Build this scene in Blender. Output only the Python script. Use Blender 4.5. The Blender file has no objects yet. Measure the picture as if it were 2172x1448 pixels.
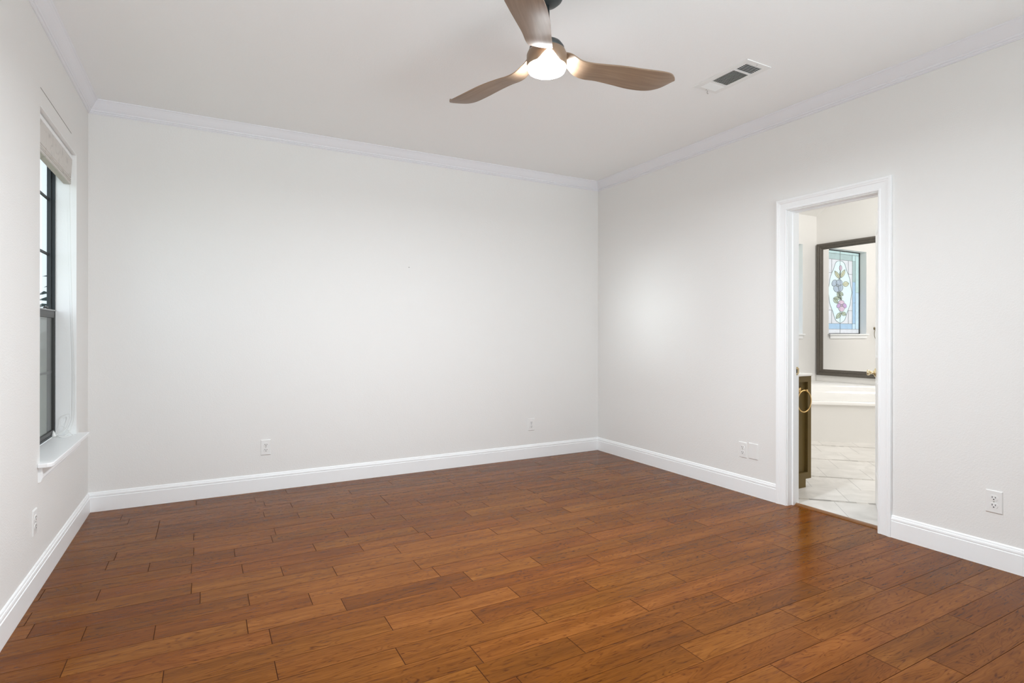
import bpy, bmesh, math, random
from mathutils import Vector, Matrix

C = bpy.context.scene.collection
random.seed(7)

# ------------------------------------------------------------------ camera
SCN = bpy.context.scene
CAM_H, YAW, ROLL, FPX = 1.1916, 0.5018, 0.0012, 1185.19
cam = bpy.data.cameras.new('camera')
cam.sensor_fit = 'HORIZONTAL'
cam.sensor_width = 36.0
cam.lens = FPX / 2172 * 36.0
cam.shift_y = -(724 - 707.54) / 2172
cam.clip_start = 0.02
cam_o = bpy.data.objects.new('camera', cam)
C.objects.link(cam_o)
fwd = Vector((math.sin(YAW), math.cos(YAW), 0))
rgt = Vector((math.cos(YAW), -math.sin(YAW), 0))
upv = Vector((0, 0, 1))
r2 = rgt * math.cos(ROLL) + upv * math.sin(ROLL)
u2 = upv * math.cos(ROLL) - rgt * math.sin(ROLL)
M = Matrix((r2, u2, -fwd)).transposed().to_4x4()
M.translation = Vector((0, 0, CAM_H))
cam_o.matrix_world = M
SCN.camera = cam_o

# ------------------------------------------------------------------ world and large lights
W = bpy.data.worlds.new('overcast_sky')
SCN.world = W
W.use_nodes = True
bg = W.node_tree.nodes['Background']
bg.inputs[0].default_value = (0.86, 0.94, 1.0, 1)
bg.inputs[1].default_value = 1.9


def area_light(name, loc, direction, sx, sy, power, color=(1, 1, 1), spread=180):
    l = bpy.data.lights.new(name, 'AREA')
    l.shape = 'RECTANGLE'
    l.size, l.size_y = sx, sy
    l.energy = power
    l.color = color
    l.spread = math.radians(spread)
    o = bpy.data.objects.new(name, l)
    C.objects.link(o)
    o.location = loc
    o.rotation_euler = Vector(direction).to_track_quat('-Z', 'Y').to_euler()
    return o


# daylight through the window on the left, an added fill behind the camera, the bathroom window,
# and two unseen fills added in the bathroom
area_light('daylight_left_window', (-1.15, 3.81, 1.45), (1, 0, -0.02), 0.8, 1.5, 3, (0.95, 0.98, 1.0), 150)
sun = bpy.data.lights.new('low_sky_glow', 'SUN')
sun.energy = 1.0
sun.angle = math.radians(9.5)
sun.color = (0.97, 1.0, 1.0)
sun_o = bpy.data.objects.new('low_sky_glow', sun)
C.objects.link(sun_o)
sun_o.rotation_euler = Vector((1, 0.012, -0.07)).to_track_quat('-Z', 'Y').to_euler()
area_light('rear_fill_light', (1.25, -1.72, 1.15), (-0.05, 1, 0.66), 2.9, 1.8, 55, (0.93, 0.985, 1.035), 95)  # unseen fill added behind the camera, tilted up for the ceiling
area_light('bathroom_fill', (4.9, 2.6, 3.2), (0.1, 0.15, -1), 0.8, 0.8, 28, (1.0, 0.985, 0.96))  # unseen fill, added to brighten the bathroom
area_light('bathroom_tub_fill', (6.75, 2.3, 3.2), (-0.1, 0.25, -1), 0.6, 0.6, 34, (1.0, 0.985, 0.96))  # second unseen fill, added to light the window recess
area_light('daylight_bathroom_window', (6.43, 4.86, 1.78), (-0.1, -1, 0), 0.8, 1.1, 16, (0.85, 0.95, 1.0))

vs = SCN.view_settings
vs.view_transform = 'Standard'
vs.look = 'None'
vs.exposure = 0.0
vs.gamma = 1.0
vs.use_curve_mapping = False
SCN.cycles.use_denoising = True
SCN.cycles.max_bounces = 14
SCN.cycles.diffuse_bounces = 8
SCN.cycles.transparent_max_bounces = 16
SCN.cycles.caustics_reflective = False
SCN.cycles.caustics_refractive = False
SCN.cycles.sample_clamp_indirect = 6.0

# ------------------------------------------------------------------ room numbers (metres)
D, L, R, H = 4.617, 0.685, 3.543, 2.743     # back wall, left wall (x = -L), right wall, ceiling
REAR = -1.6
WT = 0.12                                   # wall thickness
BX = R + WT                                 # bathroom side of the right wall
BY0, BY1, BXM = 0.9, 4.6, 7.175             # bathroom walls
DY0, DY1, DZ = 1.885, 2.480, 2.047          # doorway


# ------------------------------------------------------------------ materials
def nt_new(name):
    m = bpy.data.materials.new(name)
    m.use_nodes = True
    nt = m.node_tree
    b = nt.nodes['Principled BSDF']
    return m, nt, b


def N(nt, typ, **kw):
    n = nt.nodes.new(typ)
    for k, v in kw.items():
        setattr(n, k, v)
    return n


def mat(name, col, rough=0.5, metal=0.0, bump=0.0, bscale=200.0, spec=0.5, vary=0.0, vscale=3.0, coat=0.0):
    m, nt, b = nt_new(name)
    b.inputs['Base Color'].default_value = (*col, 1)
    b.inputs['Roughness'].default_value = rough
    b.inputs['Metallic'].default_value = metal
    b.inputs['Specular IOR Level'].default_value = spec
    b.inputs['Coat Weight'].default_value = coat
    tc = N(nt, 'ShaderNodeTexCoord')
    if vary > 0:
        nz = N(nt, 'ShaderNodeTexNoise')
        nz.inputs['Scale'].default_value = vscale
        nz.inputs['Detail'].default_value = 4
        nt.links.new(tc.outputs['Object'], nz.inputs['Vector'])
        mx = N(nt, 'ShaderNodeMixRGB')
        mx.inputs[1].default_value = (*[c * (1 - vary) for c in col], 1)
        mx.inputs[2].default_value = (*[min(1, c * (1 + vary)) for c in col], 1)
        nt.links.new(nz.outputs['Fac'], mx.inputs[0])
        nt.links.new(mx.outputs[0], b.inputs['Base Color'])
    if bump > 0:
        nb = N(nt, 'ShaderNodeTexNoise')
        nb.inputs['Scale'].default_value = bscale
        nb.inputs['Detail'].default_value = 3
        nt.links.new(tc.outputs['Object'], nb.inputs['Vector'])
        bp = N(nt, 'ShaderNodeBump')
        bp.inputs['Strength'].default_value = bump
        bp.inputs['Distance'].default_value = 0.004
        nt.links.new(nb.outputs['Fac'], bp.inputs['Height'])
        nt.links.new(bp.outputs[0], b.inputs['Normal'])
    return m


def emit_mat(name, col, strength):
    m, nt, b = nt_new(name)
    b.inputs['Base Color'].default_value = (*col, 1)
    b.inputs['Emission Color'].default_value = (*col, 1)
    b.inputs['Emission Strength'].default_value = strength
    return m


def glass_mat(name, tint=(1, 1, 1), refl=0.06, rough=0.0):
    m, nt, b = nt_new(name)
    nt.nodes.remove(b)
    out = nt.nodes['Material Output']
    t = N(nt, 'ShaderNodeBsdfTransparent')
    t.inputs[0].default_value = (*tint, 1)
    g = N(nt, 'ShaderNodeBsdfGlossy')
    g.inputs['Roughness'].default_value = rough
    mx = N(nt, 'ShaderNodeMixShader')
    lw = N(nt, 'ShaderNodeLayerWeight')
    lw.inputs[0].default_value = 0.5
    pw = N(nt, 'ShaderNodeMath', operation='POWER')
    pw.inputs[1].default_value = 5.0
    nt.links.new(lw.outputs['Facing'], pw.inputs[0])
    ma = N(nt, 'ShaderNodeMath', operation='MULTIPLY_ADD')
    ma.inputs[1].default_value = 0.6
    ma.inputs[2].default_value = 0.03
    nt.links.new(pw.outputs[0], ma.inputs[0])
    nt.links.new(ma.outputs[0], mx.inputs[0])
    nt.links.new(t.outputs[0], mx.inputs[1])
    nt.links.new(g.outputs[0], mx.inputs[2])
    nt.links.new(mx.outputs[0], out.inputs[0])
    return m


M_wall = mat('wall_paint', (0.82, 0.815, 0.80), 0.62, bump=0.22, bscale=150, spec=0.3)
M_ceil = mat('ceiling_paint', (0.925, 0.94, 0.94), 0.8, bump=0.22, bscale=130, spec=0.2)
M_trim = mat('trim_paint', (0.93, 0.945, 0.955), 0.35, bump=0.02, bscale=40)
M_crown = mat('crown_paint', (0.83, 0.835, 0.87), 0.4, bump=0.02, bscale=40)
M_bwall = mat('bathroom_paint', (0.83, 0.822, 0.805), 0.55, bump=0.15, bscale=150, spec=0.3)
M_plate = mat('outlet_plastic', (0.83, 0.83, 0.82), 0.3)
M_slot = mat('outlet_slot', (0.03, 0.03, 0.03), 0.6)
M_screw = mat('outlet_screw', (0.45, 0.44, 0.42), 0.35, metal=0.8)
M_bronze = mat('window_bronze', (0.030, 0.036, 0.038), 0.45, metal=0.2, vary=0.2)
M_alum = mat('sash_aluminium', (0.055, 0.055, 0.052), 0.4, metal=0.5)
M_reveal = mat('window_reveal_paint', (0.92, 0.925, 0.92), 0.5, bump=0.1, bscale=150)
M_glass = glass_mat('window_glass', (0.93, 0.96, 0.97))
M_brass = mat('brass', (0.86, 0.74, 0.50), 0.16, metal=1.0)
M_gold = mat('brushed_gold', (0.73, 0.49, 0.20), 0.3, metal=1.0)
M_bronze2 = mat('aged_bronze', (0.20, 0.17, 0.11), 0.35, metal=0.9)
M_olive = mat('olive_cabinet_paint', (0.145, 0.098, 0.030), 0.45, spec=0.25, vary=0.12, vscale=9)
M_frame = mat('mirror_frame_wood', (0.095, 0.082, 0.066), 0.38, vary=0.3, vscale=60, bump=0.2, bscale=90)
M_mirror = mat('mirror_silver', (0.985, 0.985, 0.985), 0.0, metal=1.0)
M_tub = mat('tub_acrylic', (0.88, 0.87, 0.85), 0.12, coat=0.3)
M_tubwall = mat('tub_apron_paint', (0.84, 0.83, 0.81), 0.45)
M_counter = mat('counter_quartz', (0.86, 0.85, 0.83), 0.2, vary=0.03, vscale=14)
M_grout = mat('tile_grout', (0.46, 0.45, 0.43), 0.8)
M_fanmetal = mat('fan_gunmetal', (0.085, 0.098, 0.10), 0.42, metal=0.7)
M_lens = emit_mat('fan_lens_acrylic', (0.93, 0.985, 1.03), 70.0)
M_ventw = mat('vent_white_steel', (0.86, 0.87, 0.86), 0.4)
M_ventd = mat('vent_duct_shade', (0.05, 0.05, 0.045), 0.8)
M_thr = mat('threshold_wood', (0.21, 0.090, 0.028), 0.35, vary=0.25, vscale=30)
M_greyline = mat('wall_grey_line', (0.33, 0.31, 0.29), 0.9)
M_came = mat('lead_came', (0.22, 0.24, 0.24), 0.5, metal=0.5)
M_lawn = mat('lawn', (0.12, 0.17, 0.06), 0.9, vary=0.4, vscale=2)
M_bark = mat('tree_bark', (0.05, 0.045, 0.035), 0.9, vary=0.3, vscale=12)
M_leaf = mat('tree_needles', (0.028, 0.05, 0.045), 0.8, vary=0.4, vscale=6)
M_brick = mat('outer_brick', (0.22, 0.17, 0.14), 0.9, vary=0.3, vscale=12)
M_cord = mat('white_cord', (0.82, 0.82, 0.80), 0.6)


def wood_floor_mat():
    m, nt, b = nt_new('floor_hickory')
    lk = nt.links.new
    tc = N(nt, 'ShaderNodeTexCoord')
    at = N(nt, 'ShaderNodeAttribute', attribute_name='plank')
    sep = N(nt, 'ShaderNodeSeparateColor')
    lk(at.outputs['Color'], sep.inputs[0])          # R tone, G seed, B hue
    # move each plank to its own place in the grain
    sm = N(nt, 'ShaderNodeMath', operation='MULTIPLY')
    sm.inputs[1].default_value = 73.0
    lk(sep.outputs[1], sm.inputs[0])
    cmb = N(nt, 'ShaderNodeCombineXYZ')
    lk(sm.outputs[0], cmb.inputs[0])
    lk(sm.outputs[0], cmb.inputs[2])
    add = N(nt, 'ShaderNodeVectorMath', operation='ADD')
    lk(tc.outputs['Object'], add.inputs[0])
    lk(cmb.outputs[0], add.inputs[1])

    def noise(sx, sy, scale, detail, rough, dist=0.0):
        mp = N(nt, 'ShaderNodeMapping')
        mp.inputs['Scale'].default_value = (sx, sy, 1)
        lk(add.outputs[0], mp.inputs[0])
        nz = N(nt, 'ShaderNodeTexNoise')
        nz.inputs['Scale'].default_value = scale
        nz.inputs['Detail'].default_value = detail
        nz.inputs['Roughness'].default_value = rough
        nz.inputs['Distortion'].default_value = dist
        lk(mp.outputs[0], nz.inputs['Vector'])
        return nz.outputs['Fac']

    # cathedral figure: wavy rings stretched along the plank
    mp = N(nt, 'ShaderNodeMapping')
    mp.inputs['Scale'].default_value = (2.4, 15, 1)
    lk(add.outputs[0], mp.inputs[0])
    big = N(nt, 'ShaderNodeTexNoise')
    big.inputs['Scale'].default_value = 1.0
    big.inputs['Detail'].default_value = 2
    big.inputs['Distortion'].default_value = 0.6
    lk(mp.outputs[0], big.inputs['Vector'])
    rg = N(nt, 'ShaderNodeMath', operation='MULTIPLY')
    rg.inputs[1].default_value = 105.0
    lk(big.outputs['Fac'], rg.inputs[0])
    sn = N(nt, 'ShaderNodeMath', operation='SINE')
    lk(rg.outputs[0], sn.inputs[0])
    rings = N(nt, 'ShaderNodeMapRange')
    rings.inputs['From Min'].default_value = 0.2
    rings.inputs['From Max'].default_value = 1.0
    lk(sn.outputs[0], rings.inputs[0])
    fine = noise(5, 150, 1.0, 4, 0.65, 0.3)
    streak = noise(1.6, 22, 1.0, 3, 0.55, 0.4)
    pore = noise(15, 120, 1.0, 3, 0.55, 0.5)
    pr = N(nt, 'ShaderNodeMapRange')
    pr.inputs['From Min'].default_value = 0.53
    pr.inputs['From Max'].default_value = 0.66
    lk(pore, pr.inputs[0])
    cloud = noise(2.5, 5, 1.0, 3, 0.55)

    ramp = N(nt, 'ShaderNodeValToRGB')
    el = ramp.color_ramp.elements
    el[0].position, el[0].color = 0.0, (0.052, 0.0132, 0.0014, 1)
    el[1].position, el[1].color = 1.0, (0.285, 0.100, 0.018, 1)
    e = el.new(0.5)
    e.color = (0.154, 0.0465, 0.0050, 1)
    # value = tone + streak + fine + cloud
    def mad(x, k, c0):
        n = N(nt, 'ShaderNodeMath', operation='MULTIPLY_ADD')
        n.inputs[1].default_value = k
        if isinstance(c0, float):
            n.inputs[2].default_value = c0
        else:
            lk(c0, n.inputs[2])
        lk(x, n.inputs[0])
        return n.outputs[0]
    v = mad(streak, 0.75, -0.375)
    v = mad(fine, 0.42, v)
    v = mad(cloud, 0.34, v)
    v = mad(sep.outputs[0], 1.0, v)
    v2 = N(nt, 'ShaderNodeMath', operation='SUBTRACT')
    v2.inputs[1].default_value = 0.35
    lk(v, v2.inputs[0])
    lk(v2.outputs[0], ramp.inputs[0])
    # dark pores along the rings
    pm = N(nt, 'ShaderNodeMath', operation='MULTIPLY')
    lk(pr.outputs[0], pm.inputs[0])
    pm2 = mad(rings.outputs[0], 0.75, 0.22)
    lk(pm2, pm.inputs[1])
    dk = N(nt, 'ShaderNodeMixRGB', blend_type='MULTIPLY')
    dk.inputs[2].default_value = (0.50, 0.38, 0.28, 1)
    lk(pm.outputs[0], dk.inputs[0])
    lk(ramp.outputs[0], dk.inputs[1])
    rk = N(nt, 'ShaderNodeMixRGB', blend_type='MULTIPLY')
    rk.inputs[2].default_value = (0.72, 0.66, 0.60, 1)
    rf = N(nt, 'ShaderNodeMath', operation='MULTIPLY')
    rf.inputs[1].default_value = 0.62
    lk(rings.outputs[0], rf.inputs[0])
    lk(rf.outputs[0], rk.inputs[0])
    lk(dk.outputs[0], rk.inputs[1])
    hs = N(nt, 'ShaderNodeHueSaturation')
    hm = mad(sep.outputs[2], 0.006, 0.498)
    lk(hm, hs.inputs['Hue'])
    lk(rk.outputs[0], hs.inputs['Color'])
    lk(hs.outputs[0], b.inputs['Base Color'])
    # gloss and hand-scraped undulation
    rr = mad(fine, 0.14, 0.13)
    lk(rr, b.inputs['Roughness'])
    b.inputs['Specular IOR Level'].default_value = 0.085
    und = noise(3, 9, 1.0, 2, 0.5)
    hsum = mad(pm.outputs[0], -0.25, mad(und, 1.0, 0.0))
    bp = N(nt, 'ShaderNodeBump')
    bp.inputs['Strength'].default_value = 0.25
    bp.inputs['Distance'].default_value = 0.006
    lk(hsum, bp.inputs['Height'])
    lk(bp.outputs[0], b.inputs['Normal'])
    return m


M_floor = wood_floor_mat()
M_gap = mat('floor_gap', (0.080, 0.027, 0.008), 0.85, spec=0.08)


def tile_mat():
    m, nt, b = nt_new('bathroom_tile')
    lk = nt.links.new
    tc = N(nt, 'ShaderNodeTexCoord')
    at = N(nt, 'ShaderNodeAttribute', attribute_name='plank')
    nz = N(nt, 'ShaderNodeTexNoise')
    nz.inputs['Scale'].default_value = 5
    nz.inputs['Detail'].default_value = 6
    nz.inputs['Distortion'].default_value = 1.2
    lk(tc.outputs['Object'], nz.inputs['Vector'])
    rp = N(nt, 'ShaderNodeValToRGB')
    rp.color_ramp.elements[0].position = 0.30
    rp.color_ramp.elements[0].color = (0.62, 0.605, 0.58, 1)
    rp.color_ramp.elements[1].position = 0.62
    rp.color_ramp.elements[1].color = (0.73, 0.715, 0.695, 1)
    lk(nz.outputs['Fac'], rp.inputs[0])
    mx = N(nt, 'ShaderNodeMixRGB', blend_type='MULTIPLY')
    mx.inputs[0].default_value = 1.0
    lk(rp.outputs[0], mx.inputs[1])
    lk(at.outputs['Color'], mx.inputs[2])
    lk(mx.outputs[0], b.inputs['Base Color'])
    b.inputs['Roughness'].default_value = 0.28
    return m


M_tile = tile_mat()


def blade_mat():
    m, nt, b = nt_new('fan_blade_wood')
    lk = nt.links.new
    at = N(nt, 'ShaderNodeAttribute', attribute_name='grain')
    mp = N(nt, 'ShaderNodeMapping')
    mp.inputs['Scale'].default_value = (3, 42, 42)
    lk(at.outputs['Vector'], mp.inputs[0])
    nz = N(nt, 'ShaderNodeTexNoise')
    nz.inputs['Scale'].default_value = 1.5
    nz.inputs['Detail'].default_value = 5
    nz.inputs['Distortion'].default_value = 0.5
    lk(mp.outputs[0], nz.inputs['Vector'])
    rp = N(nt, 'ShaderNodeValToRGB')
    rp.color_ramp.elements[0].position = 0.3
    rp.color_ramp.elements[0].color = (0.215, 0.14, 0.088, 1)
    rp.color_ramp.elements[1].position = 0.72
    rp.color_ramp.elements[1].color = (0.30, 0.205, 0.135, 1)
    lk(nz.outputs['Fac'], rp.inputs[0])
    lk(rp.outputs[0], b.inputs['Base Color'])
    b.inputs['Roughness'].default_value = 0.42
    return m


M_blade = blade_mat()


def shade_mat():
    m, nt, b = nt_new('shade_linen')
    lk = nt.links.new
    tc = N(nt, 'ShaderNodeTexCoord')
    nz = N(nt, 'ShaderNodeTexNoise')
    nz.inputs['Scale'].default_value = 14
    nz.inputs['Detail'].default_value = 5
    nz.inputs['Distortion'].default_value = 1.5
    lk(tc.outputs['Object'], nz.inputs['Vector'])
    rp = N(nt, 'ShaderNodeValToRGB')
    rp.color_ramp.elements[0].position = 0.33
    rp.color_ramp.elements[0].color = (0.58, 0.56, 0.53, 1)  # grey marks stand in for the ladder cords' shadows
    rp.color_ramp.elements[1].position = 0.44
    rp.color_ramp.elements[1].color = (0.68, 0.655, 0.62, 1)
    lk(nz.outputs['Fac'], rp.inputs[0])
    lk(rp.outputs[0], b.inputs['Base Color'])
    b.inputs['Roughness'].default_value = 0.9
    return m


M_shade = shade_mat()


# ------------------------------------------------------------------ mesh helpers
def link(name, bm, material, parent=None, smooth=False, bevel=0.0, kind=None):
    me = bpy.data.meshes.new(name)
    bmesh.ops.recalc_face_normals(bm, faces=bm.faces)
    bm.to_mesh(me)
    bm.free()
    mats = material if isinstance(material, (list, tuple)) else [material]
    for mm in mats:
        me.materials.append(mm)
    if smooth:
        for p in me.polygons:
            p.use_smooth = True
    o = bpy.data.objects.new(name, me)
    C.objects.link(o)
    if parent:
        o.parent = parent
    if bevel > 0:
        md = o.modifiers.new('bevel', 'BEVEL')
        md.width = bevel
        md.segments = 2
        md.limit_method = 'ANGLE'
    if kind:
        o['kind'] = kind
    return o


def thing(name, label, cat, loc=(0, 0, 0), group=None):
    o = bpy.data.objects.new(name, None)
    o.empty_display_size = 0.05
    C.objects.link(o)
    o.location = loc
    o['label'] = label
    o['category'] = cat
    if group:
        o['group'] = group
    return o


def structure(name, label=None, cat=None):
    o = bpy.data.objects.new(name, None)
    o.empty_display_size = 0.05
    C.objects.link(o)
    o['kind'] = 'structure'
    if label:
        o['label'] = label
    if cat:
        o['category'] = cat
    return o


def tags(o, label, cat, kind='structure'):
    o['kind'] = kind
    o['label'] = label
    o['category'] = cat
    return o


def box(bm, x0, x1, y0, y1, z0, z1, mi=0):
    v = [bm.verts.new(p) for p in ((x0, y0, z0), (x1, y0, z0), (x1, y1, z0), (x0, y1, z0),
                                   (x0, y0, z1), (x1, y0, z1), (x1, y1, z1), (x0, y1, z1))]
    fs = []
    for f in ((0, 3, 2, 1), (4, 5, 6, 7), (0, 1, 5, 4), (1, 2, 6, 5), (2, 3, 7, 6), (3, 0, 4, 7)):
        fc = bm.faces.new([v[i] for i in f])
        fc.material_index = mi
        fs.append(fc)
    return v


def sweep(bm, pts, prof, up, closed=False, seg=None, mi=0):
    """prof = (a, b): a goes along cross(up, tangent), b along up; mitred at the corners."""
    up = Vector(up)
    pts = [Vector(p) for p in pts]
    n = len(pts)
    rings = []
    for i in range(n):
        t1 = (pts[i] - pts[i - 1]).normalized() if (i > 0 or closed) else None
        t2 = (pts[(i + 1) % n] - pts[i]).normalized() if (i < n - 1 or closed) else None
        if t1 is None: t1 = t2
        if t2 is None: t2 = t1
        n1, n2 = up.cross(t1), up.cross(t2)
        m = (n1 + n2) / (1 + n1.dot(n2))
        rings.append([pts[i] + m * a + up * b for a, b in prof])
    idx = seg if seg is not None else range(n if closed else n - 1)
    for i in idx:
        r0 = [bm.verts.new(p) for p in rings[i]]
        r1 = [bm.verts.new(p) for p in rings[(i + 1) % n]]
        k = len(prof)
        for j in range(k):
            f = bm.faces.new((r0[j], r0[(j + 1) % k], r1[(j + 1) % k], r1[j]))
            f.material_index = mi
        bm.faces.new(r0[::-1]).material_index = mi
        bm.faces.new(r1).material_index = mi


def lathe(bm, prof, seg=40, mat4=None):
    mat4 = mat4 or Matrix.Identity(4)
    rings = []
    for r, z in prof:
        if r < 1e-6:
            rings.append([bm.verts.new(mat4 @ Vector((0, 0, z)))])
        else:
            rings.append([bm.verts.new(mat4 @ Vector((r * math.cos(2 * math.pi * k / seg), r * math.sin(2 * math.pi * k / seg), z))) for k in range(seg)])
    for a, b in zip(rings, rings[1:]):
        for k in range(seg):
            k2 = (k + 1) % seg
            if len(a) == 1 and len(b) == 1: continue
            if len(a) == 1: bm.faces.new((a[0], b[k], b[k2]))
            elif len(b) == 1: bm.faces.new((a[k], b[0], a[k2]))
            else: bm.faces.new((a[k], b[k], b[k2], a[k2]))
    for rg in (rings[0], rings[-1]):
        if len(rg) > 1:
            bm.faces.new(rg)


def tube(bm, pts, r, seg=8, closed=False, mi=0):
    pts = [Vector(p) for p in pts]
    n = len(pts)
    rings = []
    prev = None
    for i in range(n):
        a = pts[i - 1] if (i > 0 or closed) else pts[i]
        b = pts[(i + 1) % n] if (i < n - 1 or closed) else pts[i]
        t = (b - a).normalized()
        if prev is None:
            h = Vector((0, 0, 1)) if abs(t.z) < 0.9 else Vector((1, 0, 0))
            u = t.cross(h).normalized()
        else:
            u = (prev - t * prev.dot(t)).normalized()
        prev = u
        w = t.cross(u)
        rings.append([bm.verts.new(pts[i] + (u * math.cos(2 * math.pi * k / seg) + w * math.sin(2 * math.pi * k / seg)) * r) for k in range(seg)])
    for i in range(n if closed else n - 1):
        a, b = rings[i], rings[(i + 1) % n]
        for k in range(seg):
            k2 = (k + 1) % seg
            bm.faces.new((a[k], a[k2], b[k2], b[k])).material_index = mi
    if not closed:
        bm.faces.new(rings[0][::-1]).material_index = mi
        bm.faces.new(rings[-1]).material_index = mi


def align(z_axis, loc, x_hint=(0, 0, 1)):
    z = Vector(z_axis).normalized()
    x = Vector(x_hint)
    x = (x - z * x.dot(z)).normalized()
    y = z.cross(x)
    m = Matrix((x, y, z)).transposed().to_4x4()
    m.translation = Vector(loc)
    return m


def spline(pts, n=8):
    """Catmull-Rom through the points."""
    P = [Vector(p) for p in pts]
    out = []
    for i in range(len(P) - 1):
        p0 = P[i - 1] if i > 0 else P[i] * 2 - P[i + 1]
        p1, p2 = P[i], P[i + 1]
        p3 = P[i + 2] if i + 2 < len(P) else P[i + 1] * 2 - P[i]
        for k in range(n):
            t = k / n
            out.append(0.5 * ((2 * p1) + (p2 - p0) * t + (2 * p0 - 5 * p1 + 4 * p2 - p3) * t * t + (3 * p1 - p0 - 3 * p2 + p3) * t ** 3))
    out.append(P[-1])
    return out


# ------------------------------------------------------------------ shell: walls, ceilings
WH = 3.36
WIN_Y0, WIN_Y1, WIN_Z0, WIN_Z1 = 3.382, 4.240, 0.560, 2.270
LW = 0.142                                   # left wall with its brick outside
bm = bmesh.new()
xl0, xl1 = -L - LW, -L
box(bm, xl0, xl1, REAR - WT, WIN_Y0, -0.02, H + 0.1)
box(bm, xl0, xl1, WIN_Y1, D + WT, -0.02, H + 0.1)
box(bm, xl0, xl1, WIN_Y0, WIN_Y1, -0.02, WIN_Z0)
box(bm, xl0, xl1, WIN_Y0, WIN_Y1, WIN_Z1, H + 0.1)
wl = tags(link('wall_left', bm, M_wall), 'off-white painted left wall with the deep-set window', 'wall')
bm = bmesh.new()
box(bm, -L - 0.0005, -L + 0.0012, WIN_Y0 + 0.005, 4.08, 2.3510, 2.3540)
cr = link('grey_line', bm, M_greyline, wl)  # thin grey line on the wall above the window

bm = bmesh.new()
box(bm, -L - LW, R + WT, D, D + WT, -0.02, H + 0.1)
tags(link('wall_back', bm, M_wall), 'wide bare off-white back wall', 'wall')

bm = bmesh.new()
box(bm, R, BX, REAR - WT, DY0, -0.02, WH)
box(bm, R, BX, DY1, D, -0.02, WH)
box(bm, R, BX, DY0, DY1, DZ, WH)
tags(link('wall_right', bm, M_wall), 'off-white right wall with the doorway to the bathroom', 'wall')

bm = bmesh.new()
rw0, rw1, rz0, rz1 = 0.0, 2.7, 0.6, 2.35
box(bm, -L - LW, rw0, REAR - WT, REAR, -0.02, H + 0.1)
box(bm, rw1, R, REAR - WT, REAR, -0.02, H + 0.1)
box(bm, rw0, rw1, REAR - WT, REAR, -0.02, rz0)
box(bm, rw0, rw1, REAR - WT, REAR, rz1, H + 0.1)
tags(link('wall_rear', bm, M_wall), 'off-white wall behind the camera with an added window opening', 'wall')

bm = bmesh.new()
box(bm, -L - LW, R, REAR - WT, D, H, H + 0.1)
tags(link('ceiling', bm, M_ceil), 'off-white lightly textured bedroom ceiling', 'ceiling')

# bathroom shell
bm = bmesh.new()
bwx0, bwx1, bwz0, bwz1 = 5.984, 6.884, 1.19, 2.375
for x0, x1, z0, z1 in ((BX, bwx0, -0.02, WH), (bwx1, BXM + 0.2, -0.02, WH), (bwx0, bwx1, -0.02, bwz0), (bwx0, bwx1, bwz1, WH)):
    box(bm, x0, x1, BY1, BY1 + 0.15, z0, z1)
tags(link('wall_bathroom_window', bm, M_bwall), 'warm white bathroom wall with the stained glass window', 'wall')
bm = bmesh.new()
box(bm, BXM, BXM + 0.12, BY0 - 0.12, BY1, -0.02, WH)
tags(link('wall_bathroom_mirror', bm, M_bwall), 'warm white bathroom wall behind the framed mirror', 'wall')
bm = bmesh.new()
box(bm, BX, BXM, BY0 - 0.12, BY0, -0.02, WH)
tags(link('wall_bathroom_near', bm, M_bwall), 'warm white bathroom wall nearest the camera, out of sight', 'wall')
bm = bmesh.new()
prof = [(BY1, 2.762), (BY1 - 0.83, 3.32), (BY0, 3.32), (BY0, 3.42), (BY1, 3.42)]
a = [bm.verts.new((BX, y, z)) for y, z in prof]
b = [bm.verts.new((BXM, y, z)) for y, z in prof]
for j in range(5):
    bm.faces.new((a[j], a[(j + 1) % 5], b[(j + 1) % 5], b[j]))
bm.faces.new(a); bm.faces.new(b[::-1])
tags(link('ceiling_bathroom', bm, M_bwall), 'sloping bathroom ceiling seen through the doorway', 'ceiling')

# ------------------------------------------------------------------ wood floor
PW, PY0 = 0.1252, 0.0686
JOINTS = {7: [2.333], 8: [2.164, 2.773], 9: [2.38, 3.175], 10: [2.1, 2.892], 11: [2.775], 12: [1.736, 2.521, 3.147],
          13: [1.246, 2.048, 2.847], 14: [0.885, 2.476], 15: [0.633, 1.237, 2.026, 2.822], 16: [0.221, 1.005, 1.599, 2.397, 3.005],
          17: [-0.128, 0.662, 1.251, 2.652], 18: [0.226, 1.013, 1.801], 19: [0.15, 0.535, 1.131, 1.522, 2.129, 2.731],
          20: [-0.177, 0.415, 1.014, 1.401], 21: [-0.422, 0.171, 2.004, 2.352], 22: [-0.612, -0.02, 0.57, 1.76, 2.159, 2.447],
          23: [0.338, 0.933, 1.524, 1.919], 24: [0.165, 0.762], 25: [-0.061, 0.534, 1.121, 2.5], 26: [-0.251, 0.14, 0.736, 1.525, 2.122],
          27: [-0.441, -0.055, 0.339, 1.126, 1.717], 28: [0.959, 1.561, 2.161], 29: [-0.059, 0.729, 1.325], 30: [-0.253, 1.124, 1.721],
          31: [0.339, 2.693], 32: [-0.253, 0.524, 1.729], 34: [-0.476, 1.298], 35: [-0.056]}
LENS = [0.394, 0.591, 0.591, 0.788, 0.788, 1.182]
FX0, FX1 = -L - 0.02, R + 0.082


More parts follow.
